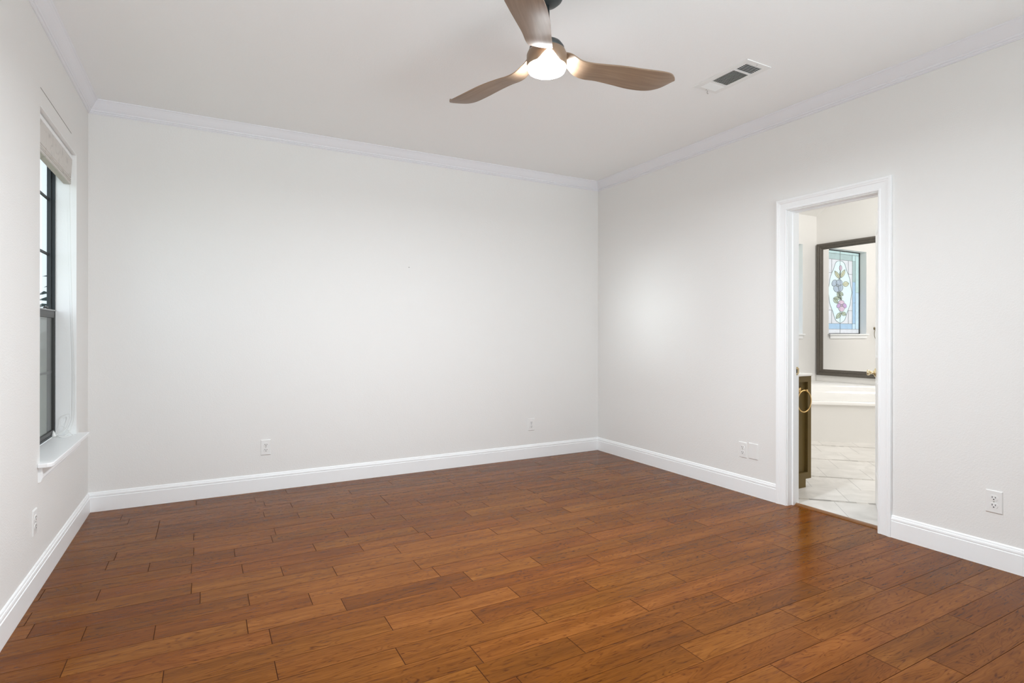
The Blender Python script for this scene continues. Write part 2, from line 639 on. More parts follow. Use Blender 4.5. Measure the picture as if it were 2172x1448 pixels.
def row_joints(k):
    js = sorted(JOINTS.get(k, []))
    rnd = random.Random(100 + k)
    if not js:
        js = [FX0 + rnd.choice(LENS) * rnd.random()]
    out = list(js)
    while out[0] > FX0:
        out.insert(0, out[0] - rnd.choice(LENS))
    while out[-1] < FX1:
        out.append(out[-1] + rnd.choice(LENS))
    full = [out[0]]
    for j in out[1:]:                       # long runs get an end joint of their own
        while j - full[-1] > 1.3:
            full.append(full[-1] + 0.788)
        full.append(j)
    return full




def plank_floor():
    bm = bmesh.new()
    lay = bm.loops.layers.float_color.new('plank')
    box(bm, FX0, FX1, REAR - 0.02, D + 0.02, -0.03, -0.0035, 1)
    for k in range(-15, 37):
        ya, yb = PY0 + k * PW, PY0 + (k + 1) * PW
        if ya < REAR - 0.02 or ya > D: continue
        yb = min(yb, D + 0.02)
        js = row_joints(k)
        rnd = random.Random(900 + k)
        for xa, xb in zip(js, js[1:]):
            xa, xb = max(xa, FX0), min(xb, FX1)
            if xb - xa < 0.02: continue
            tone = min(0.7, max(0.3, rnd.gauss(0.5, 0.055)))
            for dx, dy, dt in PLANK_TONES:
                if xa < dx < xb and ya < dy < yb:
                    tone = 0.5 + dt * 0.85
            col = (tone, rnd.random(), rnd.random(), 1)
            g, c, cx = 0.0002, 0.0010, 0.0018
            zo = rnd.uniform(-0.0003, 0.0003)
            outer = [(xa + g, ya + g), (xb - g, ya + g), (xb - g, yb - g), (xa + g, yb - g)]
            inner = [(xa + cx, ya + c), (xb - cx, ya + c), (xb - cx, yb - c), (xa + cx, yb - c)]
            vo = [bm.verts.new((x, y, -0.0014)) for x, y in outer]
            vi = [bm.verts.new((x, y, zo)) for x, y in inner]
            vb = [bm.verts.new((x, y, -0.005)) for x, y in outer]
            fs = [bm.faces.new(vi)]
            for j in range(4):
                j2 = (j + 1) % 4
                fs.append(bm.faces.new((vo[j], vo[j2], vi[j2], vi[j])))
                fs.append(bm.faces.new((vb[j], vb[j2], vo[j2], vo[j])))
            for f in fs[1:]:
                f.material_index = 1
            for f in fs:
                for lp in f.loops:
                    lp[lay] = col
    return link('floor', bm, [M_floor, M_gap])


PLANK_TONES = [  # board tones; dark ones at far right partly hold the dimmer light
    # (x, y, tone) of boards that stand out in the photo
    (0.83, 2.51, -0.2), (1.25, 2.11, -0.12), (1.48, 3.38, -0.12), (1.47, 3.75, -0.1), (2.41, 3.40, -0.12), (2.28, 3.66, -0.1), (2.04, 3.10, -0.1), (1.03, 2.83, -0.07), (0.92, 1.72, -0.14), (0.94, 2.28, 0.14), (1.11, 3.07, 0.1), (1.16, 2.93, 0.1), (1.18, 2.65, 0.08), (1.34, 2.52, 0.1), (1.75, 3.06, 0.08), (1.86, 3.49, 0.08), (-0.16, 3.85, -0.13), (-0.49, 3.54, -0.1), (-0.53, 2.89, -0.14), (-0.30, 2.73, -0.12), (-0.11, 3.33, -0.1), (0.28, 2.39, -0.12), (-0.54, 4.36, -0.08), (-0.44, 2.46, -0.12), (0.34, 2.51, 0.14), (0.09, 2.53, 0.1), (0.37, 2.75, 0.1), (-0.12, 3.58, 0.06), (0.30, 2.19, 0.06), (1.65, 1.64, -0.14), (2.63, 1.03, -0.1), (3.06, 1.14, -0.1), (2.53, 1.16, -0.06), (3.54, 1.46, -0.1), (2.00, 1.27, 0.1), (2.18, 1.35, 0.05), (2.18, 1.84, 0.05), 
]
tags(plank_floor(), 'reddish brown hardwood floor of staggered planks', 'floor')

# ------------------------------------------------------------------ bathroom floor tiles (diagonal, with mosaic bands)
def tile_floor():
    bm = bmesh.new()
    lay = bm.loops.layers.float_color.new('plank')
    rnd = random.Random(5)
    q = math.sqrt(0.5)
    S0, PER, BAND, TL, GR = 4.456, 0.735, 0.036, 0.3475, 0.0035

    def quad(s0, s1, t0, t1, shade, z=0.0):
        P = [((s + t) * q, (s - t) * q, z) for s, t in ((s0, t0), (s1, t0), (s1, t1), (s0, t1))]
        if all(not (3.4 < x < 7.4 and 0.6 < y < 4.8) for x, y, _ in P): return
        f = bm.faces.new([bm.verts.new(p) for p in P])
        for lp in f.loops:
            lp[lay] = (shade, shade * (0.99 if shade > 0.9 else 0.965), shade * (0.975 if shade > 0.9 else 0.91), 1)

    for k in range(-4, 8):
        sb = S0 + k * PER
        t = -3.0
        while t < 5.0:
            w = rnd.uniform(0.03, 0.09)
            quad(sb, sb + BAND, t, t + w - 0.003, rnd.choice((0.62, 0.75, 0.42, 0.55, 0.68, 0.8)))
            t += w
        for j in range(2):
            s0 = sb + BAND + 0.0015 + j * (TL + 0.0018)
            s1 = s0 + TL
            off = 1.195 + (0.174 if j else 0.0) + (0.0 if k == 0 else 0.03 * (k % 3))
            for i in range(-12, 14):
                quad(s0, s1, off + i * 0.3385, off + (i + 1) * 0.3385 - GR, rnd.uniform(0.95, 1.0))
    for co, no in (((R + 0.08, 0, 0), (-1, 0, 0)), ((BXM, 0, 0), (1, 0, 0)), ((0, BY0, 0), (0, -1, 0)), ((0, BY1, 0), (0, 1, 0))):
        bmesh.ops.bisect_plane(bm, geom=bm.verts[:] + bm.edges[:] + bm.faces[:], plane_co=co, plane_no=no, clear_outer=True)
    for f in bm.faces:
        if f.normal.z < 0: f.normal_flip()
    x0, y0 = R + 0.08, BY0
    box(bm, x0, BXM, y0, BY1, -0.03, -0.0008, 1)
    return link('floor_bathroom', bm, [M_tile, M_grout])


tags(tile_floor(), 'pale bathroom floor of diagonal tiles with grey mosaic bands', 'floor')

bm = bmesh.new()
prof = [(0.0, 0.0), (0.006, 0.009), (0.028, 0.010), (0.036, 0.002), (0.036, 0.0)]
a = [bm.verts.new((R + 0.066 + x, DY0, z)) for x, z in prof]
b = [bm.verts.new((R + 0.066 + x, DY1, z)) for x, z in prof]
for j in range(len(prof) - 1):
    bm.faces.new((a[j], a[j + 1], b[j + 1], b[j]))
bm.faces.new(a); bm.faces.new(b[::-1]); bm.faces.new((a[0], b[0], b[-1], a[-1]))
th = thing('threshold_strip', 'narrow brown wooden strip across the bathroom doorway floor', 'threshold', (R + 0.08, (DY0 + DY1) / 2, 0))
o = link('strip', bm, M_thr)
o.parent = th
o.matrix_parent_inverse = Matrix.Translation(-th.location)

# ------------------------------------------------------------------ baseboards
BB = [(0, 0), (0.014, 0), (0.014, 0.096), (0.0105, 0.0975), (0.0105, 0.101), (0.0125, 0.1035), (0.0125, 0.110), (0.0105, 0.1165),
      (0.0075, 0.118), (0.0075, 0.1215), (0.0062, 0.126), (0.003, 0.130), (0, 0.130)]
CAS = 0.075
room = [(-L, REAR), (R, REAR), (R, D), (-L, D)]
c_near = (R, DY0 + 0.004 - CAS)
c_far = (R, DY1 - 0.004 + CAS)


def base(name, pts, label):
    bm = bmesh.new()
    sweep(bm, [(x, y, 0) for x, y in pts[0]], BB, (0, 0, 1), seg=pts[1])
    return tags(link(name, bm, M_trim), label, 'baseboard')


ring = [c_far, (R, D), (-L, D), (-L, REAR), (R, REAR), c_near]
base('baseboard_right', (ring, [0]), 'white baseboard between the doorway casing and the far corner')
base('baseboard_back', (ring, [1]), 'long white baseboard along the back wall')
base('baseboard_left', (ring, [2]), 'white baseboard along the left wall below the window')
base('baseboard_rear', (ring, [3]), 'white baseboard along the wall behind the camera')
base('baseboard_near', (ring, [4]), 'white baseboard on the camera side of the doorway casing')

# ------------------------------------------------------------------ crown moulding
CP = [(0, 0), (0.058, 0), (0.058, -0.006), (0.052, -0.010), (0.050, -0.0135), (0.044, -0.022), (0.036, -0.036), (0.027, -0.050), (0.0195, -0.060),
      (0.0165, -0.063), (0.0175, -0.068), (0.0155, -0.0725), (0.0095, -0.0745), (0.0110, -0.080), (0.0085, -0.0835), (0.0045, -0.0850), (0.0045, -0.0885), (0, -0.0885)]
cring = [(R, REAR), (R, D), (-L, D), (-L, REAR)]
for i, (nm, lb) in enumerate((('trim_1', 'white crown moulding above the right wall'), ('trim_2', 'white crown moulding above the back wall'),
                              ('trim_3', 'white crown moulding above the left wall'), ('trim_4', 'white crown moulding above the wall behind the camera'))):
    bm = bmesh.new()
    sweep(bm, [(x, y, H) for x, y in cring], CP, (0, 0, 1), closed=True, seg=[i])
    tags(link(nm, bm, M_crown), lb, 'crown moulding')

# ------------------------------------------------------------------ bathroom doorway: casing, jamb, leaf
CC = [(0, 0), (0, 0.009), (0.004, 0.0115), (0.010, 0.0115), (0.013, 0.0085), (0.030, 0.0105), (0.046, 0.0125), (0.050, 0.0155), (0.058, 0.0165),
      (0.062, 0.0185), (0.073, 0.0185), (0.075, 0.0165), (0.075, 0)]
bm = bmesh.new()
iy0, iy1, iz = DY0 - 0.004, DY1 + 0.004, DZ + 0.004
# path seen from the bedroom; profile a must point away from the opening, b into the bedroom (-X)
sweep(bm, [(R, iy0, 0), (R, iy0, iz), (R, iy1, iz), (R, iy1, 0)], [(-a_, b_) for a_, b_ in CC], (-1, 0, 0))
tags(link('trim_5', bm, M_trim), 'white stepped casing around the bathroom doorway', 'door casing')

bm = bmesh.new()
sweep(bm, [(BX, iy0, 0), (BX, iy0, iz), (BX, iy1, iz), (BX, iy1, 0)], CC, (1, 0, 0))
tags(link('trim_6', bm, M_trim), 'white casing on the bathroom side of the doorway', 'door casing')

bm = bmesh.new()
jt = 0.012
box(bm, R - 0.001, BX + 0.001, DY0 - 0.002, DY0 + jt - 0.012 + 0.0015, 0, DZ)
box(bm, R - 0.001, BX + 0.001, DY1 - 0.0015, DY1 + 0.002, 0, DZ)
box(bm, R - 0.001, BX + 0.001, DY0, DY1, DZ - 0.0015, DZ + 0.002)
for y0, y1 in ((DY0, DY0 + 0.011), (DY1 - 0.011, DY1)):
    box(bm, R + 0.046, R + 0.078, y0, y1, 0.0, DZ - 0.011)
box(bm, R + 0.046, R + 0.078, DY0, DY1, DZ - 0.011, DZ)
jamb = tags(link('trim_7', bm, M_trim), 'white door jamb with its stop in the bathroom doorway', 'door jamb')
bm = bmesh.new()
box(bm, R + 0.082, R + 0.112, DY1 - 0.0030, DY1 - 0.0014, 0.903, 0.960)
box(bm, R + 0.112, R + 0.122, DY1 - 0.0030, DY1 + 0.001, 0.912, 0.951)
sp = link('strike_plate', bm, M_brass, jamb)
sp['label'] = 'small brass strike plate on the far jamb'
bm = bmesh.new()
box(bm, R + 0.091, R + 0.104, DY1 - 0.0034, DY1 - 0.0029, 0.919, 0.945)
for z in (0.909, 0.954):
    box(bm, R + 0.095, R + 0.100, DY1 - 0.0034, DY1 - 0.0029, z - 0.0025, z + 0.0025)
link('latch_hole', bm, M_slot, sp)

# door leaf, swung into the bathroom and seen almost edge-on
door = structure('door_1', 'white panelled bathroom door swung open, seen almost edge-on', 'door')
TH = math.radians(58.6)
door.location = (BX + 0.001, DY0 + 0.004, 0.008)
door.rotation_euler = (0, 0, math.pi / 2 - TH)       # local +X runs along the leaf
DWd, DHt, DTh = 0.588, 2.030, 0.035
bm = bmesh.new()
vs0 = box(bm, 0, DWd, 0.0, DTh, 0, DHt)
link('door_leaf', bm, M_trim, door, bevel=0.002)
for zz0, zz1 in ((0.22, 0.86), (1.02, 1.88)):
    for yy, s in ((DTh, 1), (0.0, -1)):
        bm = bmesh.new()
        up = (0, s, 0)
        pts = [(0.11, yy, zz0), (0.11, yy, zz1), (DWd - 0.11, yy, zz1), (DWd - 0.11, yy, zz0)]
        if s < 0: pts = pts[::-1]
        sweep(bm, pts, [(0, 0), (0, 0.004), (0.006, 0.006), (0.014, 0.003), (0.018, 0.0)], up, closed=True)
        link('panel_moulding', bm, M_trim, door)
for s, y0 in ((1, DTh), (-1, 0.0)):
    bm = bmesh.new()
    m4 = align((0, s, 0), (DWd - 0.062, y0, 0.915))
    lathe(bm, [(0.0, 0), (0.031, 0), (0.031, 0.003), (0.027, 0.008), (0.017, 0.012), (0.0115, 0.016), (0.0105, 0.030), (0.014, 0.034), (0.0185, 0.038),
               (0.0205, 0.044), (0.0200, 0.050), (0.015, 0.054), (0.0, 0.055)], 28, m4)
    k = link('door_knob', bm, M_brass, door, smooth=True)
    k['label'] = 'polished brass round door knob'

# ------------------------------------------------------------------ left window
win = structure('window_1', 'bronze framed single-hung window deep in the left wall', 'window')
FXI = -L - 0.100                                     # inner face of the frame
bm = bmesh.new()                                     # white drywall lining of the recess
lt = 0.004
box(bm, FXI - 0.02, -L - 0.0005, WIN_Y1 - lt, WIN_Y1 + 0.001, WIN_Z0, WIN_Z1)
box(bm, FXI - 0.02, -L - 0.0005, WIN_Y0 - 0.001, WIN_Y0 + lt, WIN_Z0, WIN_Z1)
box(bm, FXI - 0.02, -L - 0.0005, WIN_Y0, WIN_Y1, WIN_Z1 - lt, WIN_Z1 + 0.001)
link('recess_lining', bm, M_reveal, win)
fy0, fy1, fz0, fz1 = WIN_Y0 + lt, WIN_Y1 - lt, 0.586, WIN_Z1 - lt
ZM0, ZM1 = 1.288, 1.332


def rect_frame(bm, x0, x1, y0, y1, z0, z1, wl_, wr_, wb, wt):
    box(bm, x0, x1, y0, y0 + wl_, z0, z1)
    box(bm, x0, x1, y1 - wr_, y1, z0, z1)
    box(bm, x0, x1, y0 + wl_, y1 - wr_, z0, z0 + wb)
    box(bm, x0, x1, y0 + wl_, y1 - wr_, z1 - wt, z1)


bm = bmesh.new()
rect_frame(bm, FXI - 0.040, FXI, fy0, fy1, fz0, fz1, 0.008, 0.008, 0.012, 0.012)
link('window_frame', bm, M_bronze, win, bevel=0.0015)
bm = bmesh.new()                                     # upper sash, set further out
rect_frame(bm, FXI - 0.037, FXI - 0.018, fy0 + 0.008, fy1 - 0.008, ZM0 + 0.01, fz1 - 0.012, 0.014, 0.014, 0.03, 0.03)
us = link('upper_sash', bm, M_bronze, win, bevel=0.0015)
bm = bmesh.new()
for z in (1.658, 1.985):
    box(bm, FXI - 0.036, FXI - 0.028, fy0 + 0.02, fy1 - 0.02, z - 0.007, z + 0.007)
box(bm, FXI - 0.036, FXI - 0.028, 3.80, 3.816, ZM1, fz1 - 0.03)
link('muntin_grid', bm, M_bronze, us)
bm = bmesh.new()
box(bm, FXI - 0.034, FXI - 0.031, fy0 + 0.02, fy1 - 0.02, ZM0 + 0.03, fz1 - 0.03)
link('upper_pane', bm, M_glass, us)
bm = bmesh.new()                                     # lower sash
rect_frame(bm, FXI - 0.016, FXI - 0.002, fy0 + 0.008, fy1 - 0.008, fz0 + 0.012, ZM1 - 0.006, 0.012, 0.010, 0.022, 0.044)
ls = link('lower_sash', bm, M_alum, win, bevel=0.0015)
bm = bmesh.new()
box(bm, FXI - 0.010, FXI + 0.004, fy0 + 0.006, fy1 - 0.004, ZM1 - 0.010, ZM1 - 0.003)
link('meeting_rail_lip', bm, mat('lip_metal', (0.30, 0.30, 0.29), 0.3, metal=0.6), ls)
bm = bmesh.new()
for y in (4.05, 3.60):
    tube(bm, spline([(FXI - 0.012, y - 0.035, ZM1 - 0.003), (FXI - 0.010, y - 0.02, ZM1 + 0.008), (FXI - 0.006, y, ZM1 + 0.004), (FXI - 0.008, y + 0.03, ZM1 + 0.010), (FXI - 0.010, y + 0.05, ZM1)], 5), 0.005)
link('sash_lock', bm, M_alum, ls, smooth=True)
# insect screen outside the lower sash: a grey woven mesh that lets little through
m, nt, b = nt_new('insect_screen')
b.inputs['Base Color'].default_value = (0.33, 0.33, 0.32, 1)
b.inputs['Roughness'].default_value = 0.8
M_screen = glass_mat('lower_glass', (0.9, 0.91, 0.9), rough=0.02)
bm = bmesh.new()
box(bm, FXI - 0.012, FXI - 0.009, fy0 + 0.018, fy1 - 0.016, fz0 + 0.03, ZM1 - 0.04)
link('lower_pane', bm, M_screen, ls)
bm = bmesh.new()
box(bm, FXI - 0.0405, FXI - 0.0392, fy0 + 0.007, fy1 - 0.007, fz0 + 0.01, ZM1)
m.node_tree.nodes['Principled BSDF'].inputs['Transmission Weight'].default_value = 0.0
tr = N(nt, 'ShaderNodeBsdfTransparent')
tl = N(nt, 'ShaderNodeBsdfTranslucent')
tl.inputs[0].default_value = (0.27, 0.27, 0.26, 1)
mx1 = N(nt, 'ShaderNodeMixShader'); mx1.inputs[0].default_value = 0.75
mx2 = N(nt, 'ShaderNodeMixShader'); mx2.inputs[0].default_value = 0.3
nt.links.new(b.outputs[0], mx1.inputs[1]); nt.links.new(tl.outputs[0], mx1.inputs[2])
nt.links.new(mx1.outputs[0], mx2.inputs[1]); nt.links.new(tr.outputs[0], mx2.inputs[2])
nt.links.new(mx2.outputs[0], nt.nodes['Material Output'].inputs[0])
link('insect_screen', bm, m, win)
bm = bmesh.new()
box(bm, FXI - 0.018, FXI - 0.0125, fy0 + 0.018, fy1 - 0.016, 0.957, 0.969)
box(bm, FXI - 0.018, FXI - 0.0125, 3.80, 3.815, fz0 + 0.03, ZM1 - 0.04)
link('muntin_grid', bm, M_alum, ls)
# stool with horns, and the apron board under it
bm = bmesh.new()
ST, SP = 0.583, 0.058
outl = [(FXI - 0.001, WIN_Y0 + lt), (-L, WIN_Y0 + lt), (-L, WIN_Y0 - 0.045), (-L + SP - 0.022, WIN_Y0 - 0.045), (-L + SP - 0.006, WIN_Y0 - 0.037), (-L + SP, WIN_Y0 - 0.018),
        (-L + SP, WIN_Y1 + 0.045), (-L, WIN_Y1 + 0.045), (-L, WIN_Y1 - lt), (FXI - 0.001, WIN_Y1 - lt)]
lo = [bm.verts.new((x, y, ST - 0.021)) for x, y in outl]
hi = [bm.verts.new((x, y, ST)) for x, y in outl]
bm.faces.new(hi); bm.faces.new(lo[::-1])
for j in range(len(outl)):
    bm.faces.new((lo[j], lo[(j + 1) % len(outl)], hi[(j + 1) % len(outl)], hi[j]))
link('window_stool', bm, M_trim, win, bevel=0.004)
bm = bmesh.new()
sweep(bm, [(-L, WIN_Y0 - 0.028, ST - 0.021), (-L, WIN_Y1 + 0.028, ST - 0.021)], [(0, 0), (-0.0165, 0), (-0.0165, -0.050), (-0.013, -0.056), (-0.011, -0.066), (-0.004, -0.070), (0, -0.070)], (0, 0, 1))
link('window_apron', bm, M_trim, win)

# fabric shade, raised, inside the recess
shade = thing('window_shade', 'raised off-white fabric shade inside the top of the left window', 'window shade', (-L - 0.04, (WIN_Y0 + WIN_Y1) / 2, 2.17))
inv = Matrix.Translation(-shade.location)


def under(o, p):
    o.parent = p
    o.matrix_parent_inverse = Matrix.Translation(-p.location)
    return o


sy0, sy1 = WIN_Y0 + 0.010, WIN_Y1 - 0.012
bm = bmesh.new()
box(bm, -L - 0.062, -L - 0.018, sy0, sy1, 2.236, 2.258)
under(link('headrail', bm, M_trim, bevel=0.002), shade)
bm = bmesh.new()
xf = -L - 0.026
pr = [(xf + 0.004, 2.236), (xf + 0.007, 2.232), (xf + 0.002, 2.128), (xf + 0.002, 2.1255), (xf - 0.001, 2.124), (xf + 0.001, 2.118), (xf + 0.002, 2.1125), (xf - 0.001, 2.111), (xf + 0.001, 2.106), (xf + 0.002, 2.1025), (xf - 0.002, 2.101),
      (xf + 0.001, 2.097), (xf + 0.0005, 2.088), (xf - 0.003, 2.085), (xf - 0.034, 2.085), (xf - 0.036, 2.092), (xf - 0.030, 2.236)]
a = [bm.verts.new((x, sy0 + 0.004, z)) for x, z in pr]
b_ = [bm.verts.new((x, sy1 - 0.006, z)) for x, z in pr]
for j in range(len(pr)):
    bm.faces.new((a[j], a[(j + 1) % len(pr)], b_[(j + 1) % len(pr)], b_[j]))
bm.faces.new(a); bm.faces.new(b_[::-1])
under(link('shade_fabric', bm, M_shade), shade)
bm = bmesh.new()
path = [(xf - 0.004, sy1 - 0.010, 2.10), (xf - 0.002, sy1 - 0.008, 1.9), (xf + 0.002, sy1 - 0.006, 1.6), (xf + 0.008, sy1 - 0.004, 1.3), (xf + 0.016, sy1 - 0.004, 1.05), (xf + 0.018, sy1 - 0.006, 0.8),
        (xf + 0.014, sy1 - 0.012, 0.66), (xf - 0.01, sy1 - 0.06, 0.590), (xf - 0.045, sy1 - 0.10, 0.588), (xf - 0.06, sy1 - 0.05, 0.590), (xf - 0.02, sy1 - 0.02, 0.62), (xf + 0.0, sy1 - 0.015, 0.70), (xf - 0.03, sy1 - 0.012, 0.700),
        (xf - 0.05, sy1 - 0.014, 0.68), (xf - 0.055, sy1 - 0.03, 0.592), (xf - 0.02, sy1 - 0.14, 0.588), (xf + 0.02, sy1 - 0.09, 0.588), (xf + 0.01, sy1 - 0.03, 0.588), (xf - 0.04, sy1 - 0.02, 0.640), (xf - 0.066, sy1 - 0.06, 0.600)]
tube(bm, spline(path, 8), 0.0013, 6)
cord = under(link('pull_cord', bm, M_cord, smooth=True), shade)
cord['label'] = 'thin white pull cord hanging down the far side, tangled on the sill'
bm = bmesh.new()
lathe(bm, [(0, 0), (0.012, 0.001), (0.013, 0.006), (0.007, 0.022), (0.004, 0.034), (0.0, 0.036)], 16, Matrix.Translation((xf - 0.068, sy1 - 0.07, 0.5835)))
under(link('tassel', bm, M_cord, smooth=True), shade)

# rear window (out of sight, added to light the room)
win3 = structure('window_3', 'unseen wide window behind the camera, added to light the room', 'window')
bm = bmesh.new()
for x0, x1, z0, z1 in ((rw0, rw1, rz0, rz0 + 0.05), (rw0, rw1, rz1 - 0.05, rz1), (rw0, rw0 + 0.05, rz0, rz1), (rw1 - 0.05, rw1, rz0, rz1), (1.33, 1.37, rz0, rz1)):
    box(bm, x0, x1, REAR - 0.09, REAR - 0.05, z0, z1)
link('window_frame', bm, M_trim, win3)
bm = bmesh.new()
box(bm, rw0 + 0.05, rw1 - 0.05, REAR - 0.072, REAR - 0.068, rz0 + 0.05, rz1 - 0.05)
link('window_pane', bm, M_glass, win3)

# ------------------------------------------------------------------ wall plates
def outlet_parts(root):
    bm = bmesh.new()
    pw, ph, t = 0.0355, 0.0575, 0.0055
    lo = [(-pw, -ph), (pw, -ph), (pw, ph), (-pw, ph)]
    A = [bm.verts.new((x, 0, z)) for x, z in lo]
    B = [bm.verts.new((x, -t * 0.45, z)) for x, z in lo]
    Cc = [bm.verts.new((x * 0.90, -t, z * 0.94)) for x, z in lo]
    for P, Q in ((A, B), (B, Cc)):
        for j in range(4):
            bm.faces.new((P[j], P[(j + 1) % 4], Q[(j + 1) % 4], Q[j]))
    bm.faces.new(Cc); bm.faces.new(A[::-1])
    link('cover_plate', bm, M_plate, root)
    for s in (1, -1):
        zc = 0.0195 * s
        bm = bmesh.new()
        pts = []
        for k in range(28):
            an = 2 * math.pi * k / 28
            x, z = 0.0172 * math.cos(an), 0.0172 * math.sin(an)
            pts.append((x, max(-0.0140, min(0.0140, z))))
        lo_ = [bm.verts.new((x, -t + 0.0004, zc + z)) for x, z in pts]
        hi_ = [bm.verts.new((x * 0.96, -t - 0.0018, zc + z * 0.96)) for x, z in pts]
        bm.faces.new(hi_)
        for j in range(28):
            bm.faces.new((lo_[j], lo_[(j + 1) % 28], hi_[(j + 1) % 28], hi_[j]))
        rc = link('receptacle', bm, M_plate, root)
        bm = bmesh.new()
        yy0, yy1 = -t - 0.0023, -t - 0.0016
        box(bm, -0.0080, -0.0054, yy0, yy1, zc - 0.001, zc + 0.0080)
        box(bm, 0.0054, 0.0080, yy0, yy1, zc, zc + 0.0070)
        m4 = align((0, -1, 0), (0, yy1, zc - 0.0072))
        lathe(bm, [(0, 0), (0.0030, 0), (0.0030, 0.0007), (0, 0.0007)], 12, m4)
        link('slots', bm, M_slot, rc)
    bm = bmesh.new()
    lathe(bm, [(0, 0), (0.0030, 0), (0.0026, 0.0012), (0, 0.0014)], 14, align((0, -1, 0), (0, -t, 0)))
    link('screw', bm, M_screw, root)


def copy_thing(src, loc, rz, label, group):
    r = src.copy()
    C.objects.link(r)
    r.location, r.rotation_euler = loc, (0, 0, rz)
    r['label'] = label
    r['group'] = group
    for ch in list(src.children):
        c = ch.copy(); C.objects.link(c); c.parent = r
        for g in list(ch.children):
            d = g.copy(); C.objects.link(d); d.parent = c
    return r


OG = 'wall outlets around the bedroom'
out0 = thing('wall_outlet', 'white duplex outlet on the back wall, nearer the window', 'outlet', (0.403, D, 0.328), OG)
outlet_parts(out0)
copy_thing(out0, (2.744, D, 0.321), 0, 'white duplex outlet on the back wall, nearer the doorway corner', OG)
copy_thing(out0, (R, 2.845, 0.323), -math.pi / 2, 'white duplex outlet beside the blank wall plate', OG)
copy_thing(out0, (R, 1.320, 0.335), -math.pi / 2, 'largest white duplex outlet, on the camera side of the doorway', OG)
copy_thing(out0, (-L, 3.284, 0.330), math.pi / 2, 'white duplex outlet seen edge-on under the left window', OG)

bp_ = thing('blank_wall_plate', 'plain white blank plate on the wall left of the doorway casing', 'wall plate', (R, 2.752, 0.327))
bp_.rotation_euler = (0, 0, -math.pi / 2)
bm = bmesh.new()
lo = [(-0.0395, -0.0575), (0.0395, -0.0575), (0.0395, 0.0575), (-0.0395, 0.0575)]
A = [bm.verts.new((x, 0, z)) for x, z in lo]
B = [bm.verts.new((x, -0.003, z)) for x, z in lo]
Cc = [bm.verts.new((x * 0.93, -0.006, z * 0.95)) for x, z in lo]
for P, Q in ((A, B), (B, Cc)):
    for j in range(4):
        bm.faces.new((P[j], P[(j + 1) % 4], Q[(j + 1) % 4], Q[j]))
bm.faces.new(Cc); bm.faces.new(A[::-1])
link('cover_plate', bm, M_plate, bp_)

nl = thing('wall_nail', 'tiny dark nail head alone on the back wall', 'nail', (1.526, D, 1.758))
bm = bmesh.new()
lathe(bm, [(0, 0), (0.0022, 0), (0.0042, 0.002), (0.0040, 0.004), (0, 0.0046)], 14, align((0, -1, 0), (0, 0, 0)))
link('nail_head', bm, M_screw, nl, smooth=True)

# ------------------------------------------------------------------ ceiling vent
vent = thing('ceiling_vent', 'white louvred air register in the ceiling right of the fan', 'vent', (2.780, 2.325, H))
vx0, vx1, vy0, vy1 = 2.678 - 2.780, 2.883 - 2.780, 2.124 - 2.325, 2.526 - 2.325
bm = bmesh.new()
ix0, ix1 = 2.716 - 2.780, 2.847 - 2.780
SEC = [(2.160 - 2.325, 2.236 - 2.325), (2.250 - 2.325, 2.410 - 2.325), (2.427 - 2.325, 2.499 - 2.325)]
zt, zb = 0.0, -0.0048
ys = [vy0] + [v for s in SEC for v in s] + [vy1]
for i in range(0, len(ys), 2):
    box(bm, ix0, ix1, ys[i], ys[i + 1], zb, zt)
box(bm, vx0, ix0, vy0, vy1, zb, zt)
box(bm, ix1, vx1, vy0, vy1, zb, zt)
link('frame', bm, M_ventw, vent)
bm = bmesh.new()
box(bm, ix0, ix1, SEC[0][0], SEC[2][1], -0.0016, -0.0006)
link('duct_shade_plate', bm, M_ventd, vent)  # dark plate standing in for the shade inside the duct


def slat(bm, p0, p1, w, ang_dir, tilt):
    """thin blade between p0 and p1, w wide in ang_dir, tilted."""
    p0, p1 = Vector(p0), Vector(p1)
    d = Vector(ang_dir) * (w / 2) * math.cos(tilt) + Vector((0, 0, 1)) * (w / 2) * math.sin(tilt)
    nrm = (p1 - p0).cross(d).normalized() * 0.0005
    vv = []
    for p in (p0, p1):
        for s in (-1, 1):
            for k in (-1, 1):
                vv.append(bm.verts.new(p + d * s + nrm * k))
    for f in ((0, 1, 3, 2), (4, 6, 7, 5), (0, 4, 5, 1), (2, 3, 7, 6), (0, 2, 6, 4), (1, 5, 7, 3)):
        bm.faces.new([vv[i] for i in f])


for si, (n_, tilt) in enumerate(((6, 0.85), (10, 0.85), (7, -0.62))):
    s0, s1 = SEC[si]
    if si == 1:
        for i in range(n_):
            x = ix0 + (i + 0.62) * (ix1 - ix0) / n_
            bm = bmesh.new()
            slat(bm, (x, s0, -0.0032), (x, s1, -0.0032), 0.0072, (1, 0, 0), tilt)
            link('louvre', bm, M_ventw, vent)
    else:
        for i in range(n_):
            y = s0 + (i + 0.5) * (s1 - s0) / n_
            bm = bmesh.new()
            slat(bm, (ix0, y, -0.0032), (ix1, y, -0.0032), 0.0078 if si == 0 else 0.0105, (0, 1, 0), tilt)
            link('louvre', bm, M_ventw, vent)
bm = bmesh.new()
tube(bm, spline([(0.018, 0.192, -0.004), (0.021, 0.199, -0.013), (0.030, 0.205, -0.017), (0.038, 0.206, -0.014)], 5), 0.0018, 6)
link('damper_lever', bm, M_screw, vent, smooth=True)
for y in (2.141 - 2.325, 2.513 - 2.325):
    bm = bmesh.new()
    lathe(bm, [(0, 0), (0.0036, 0), (0.0028, 0.0016), (0, 0.002)], 12, align((0, 0, -1), (0, y, -0.0048), (1, 0, 0)))
    link('screw', bm, M_screw, vent)

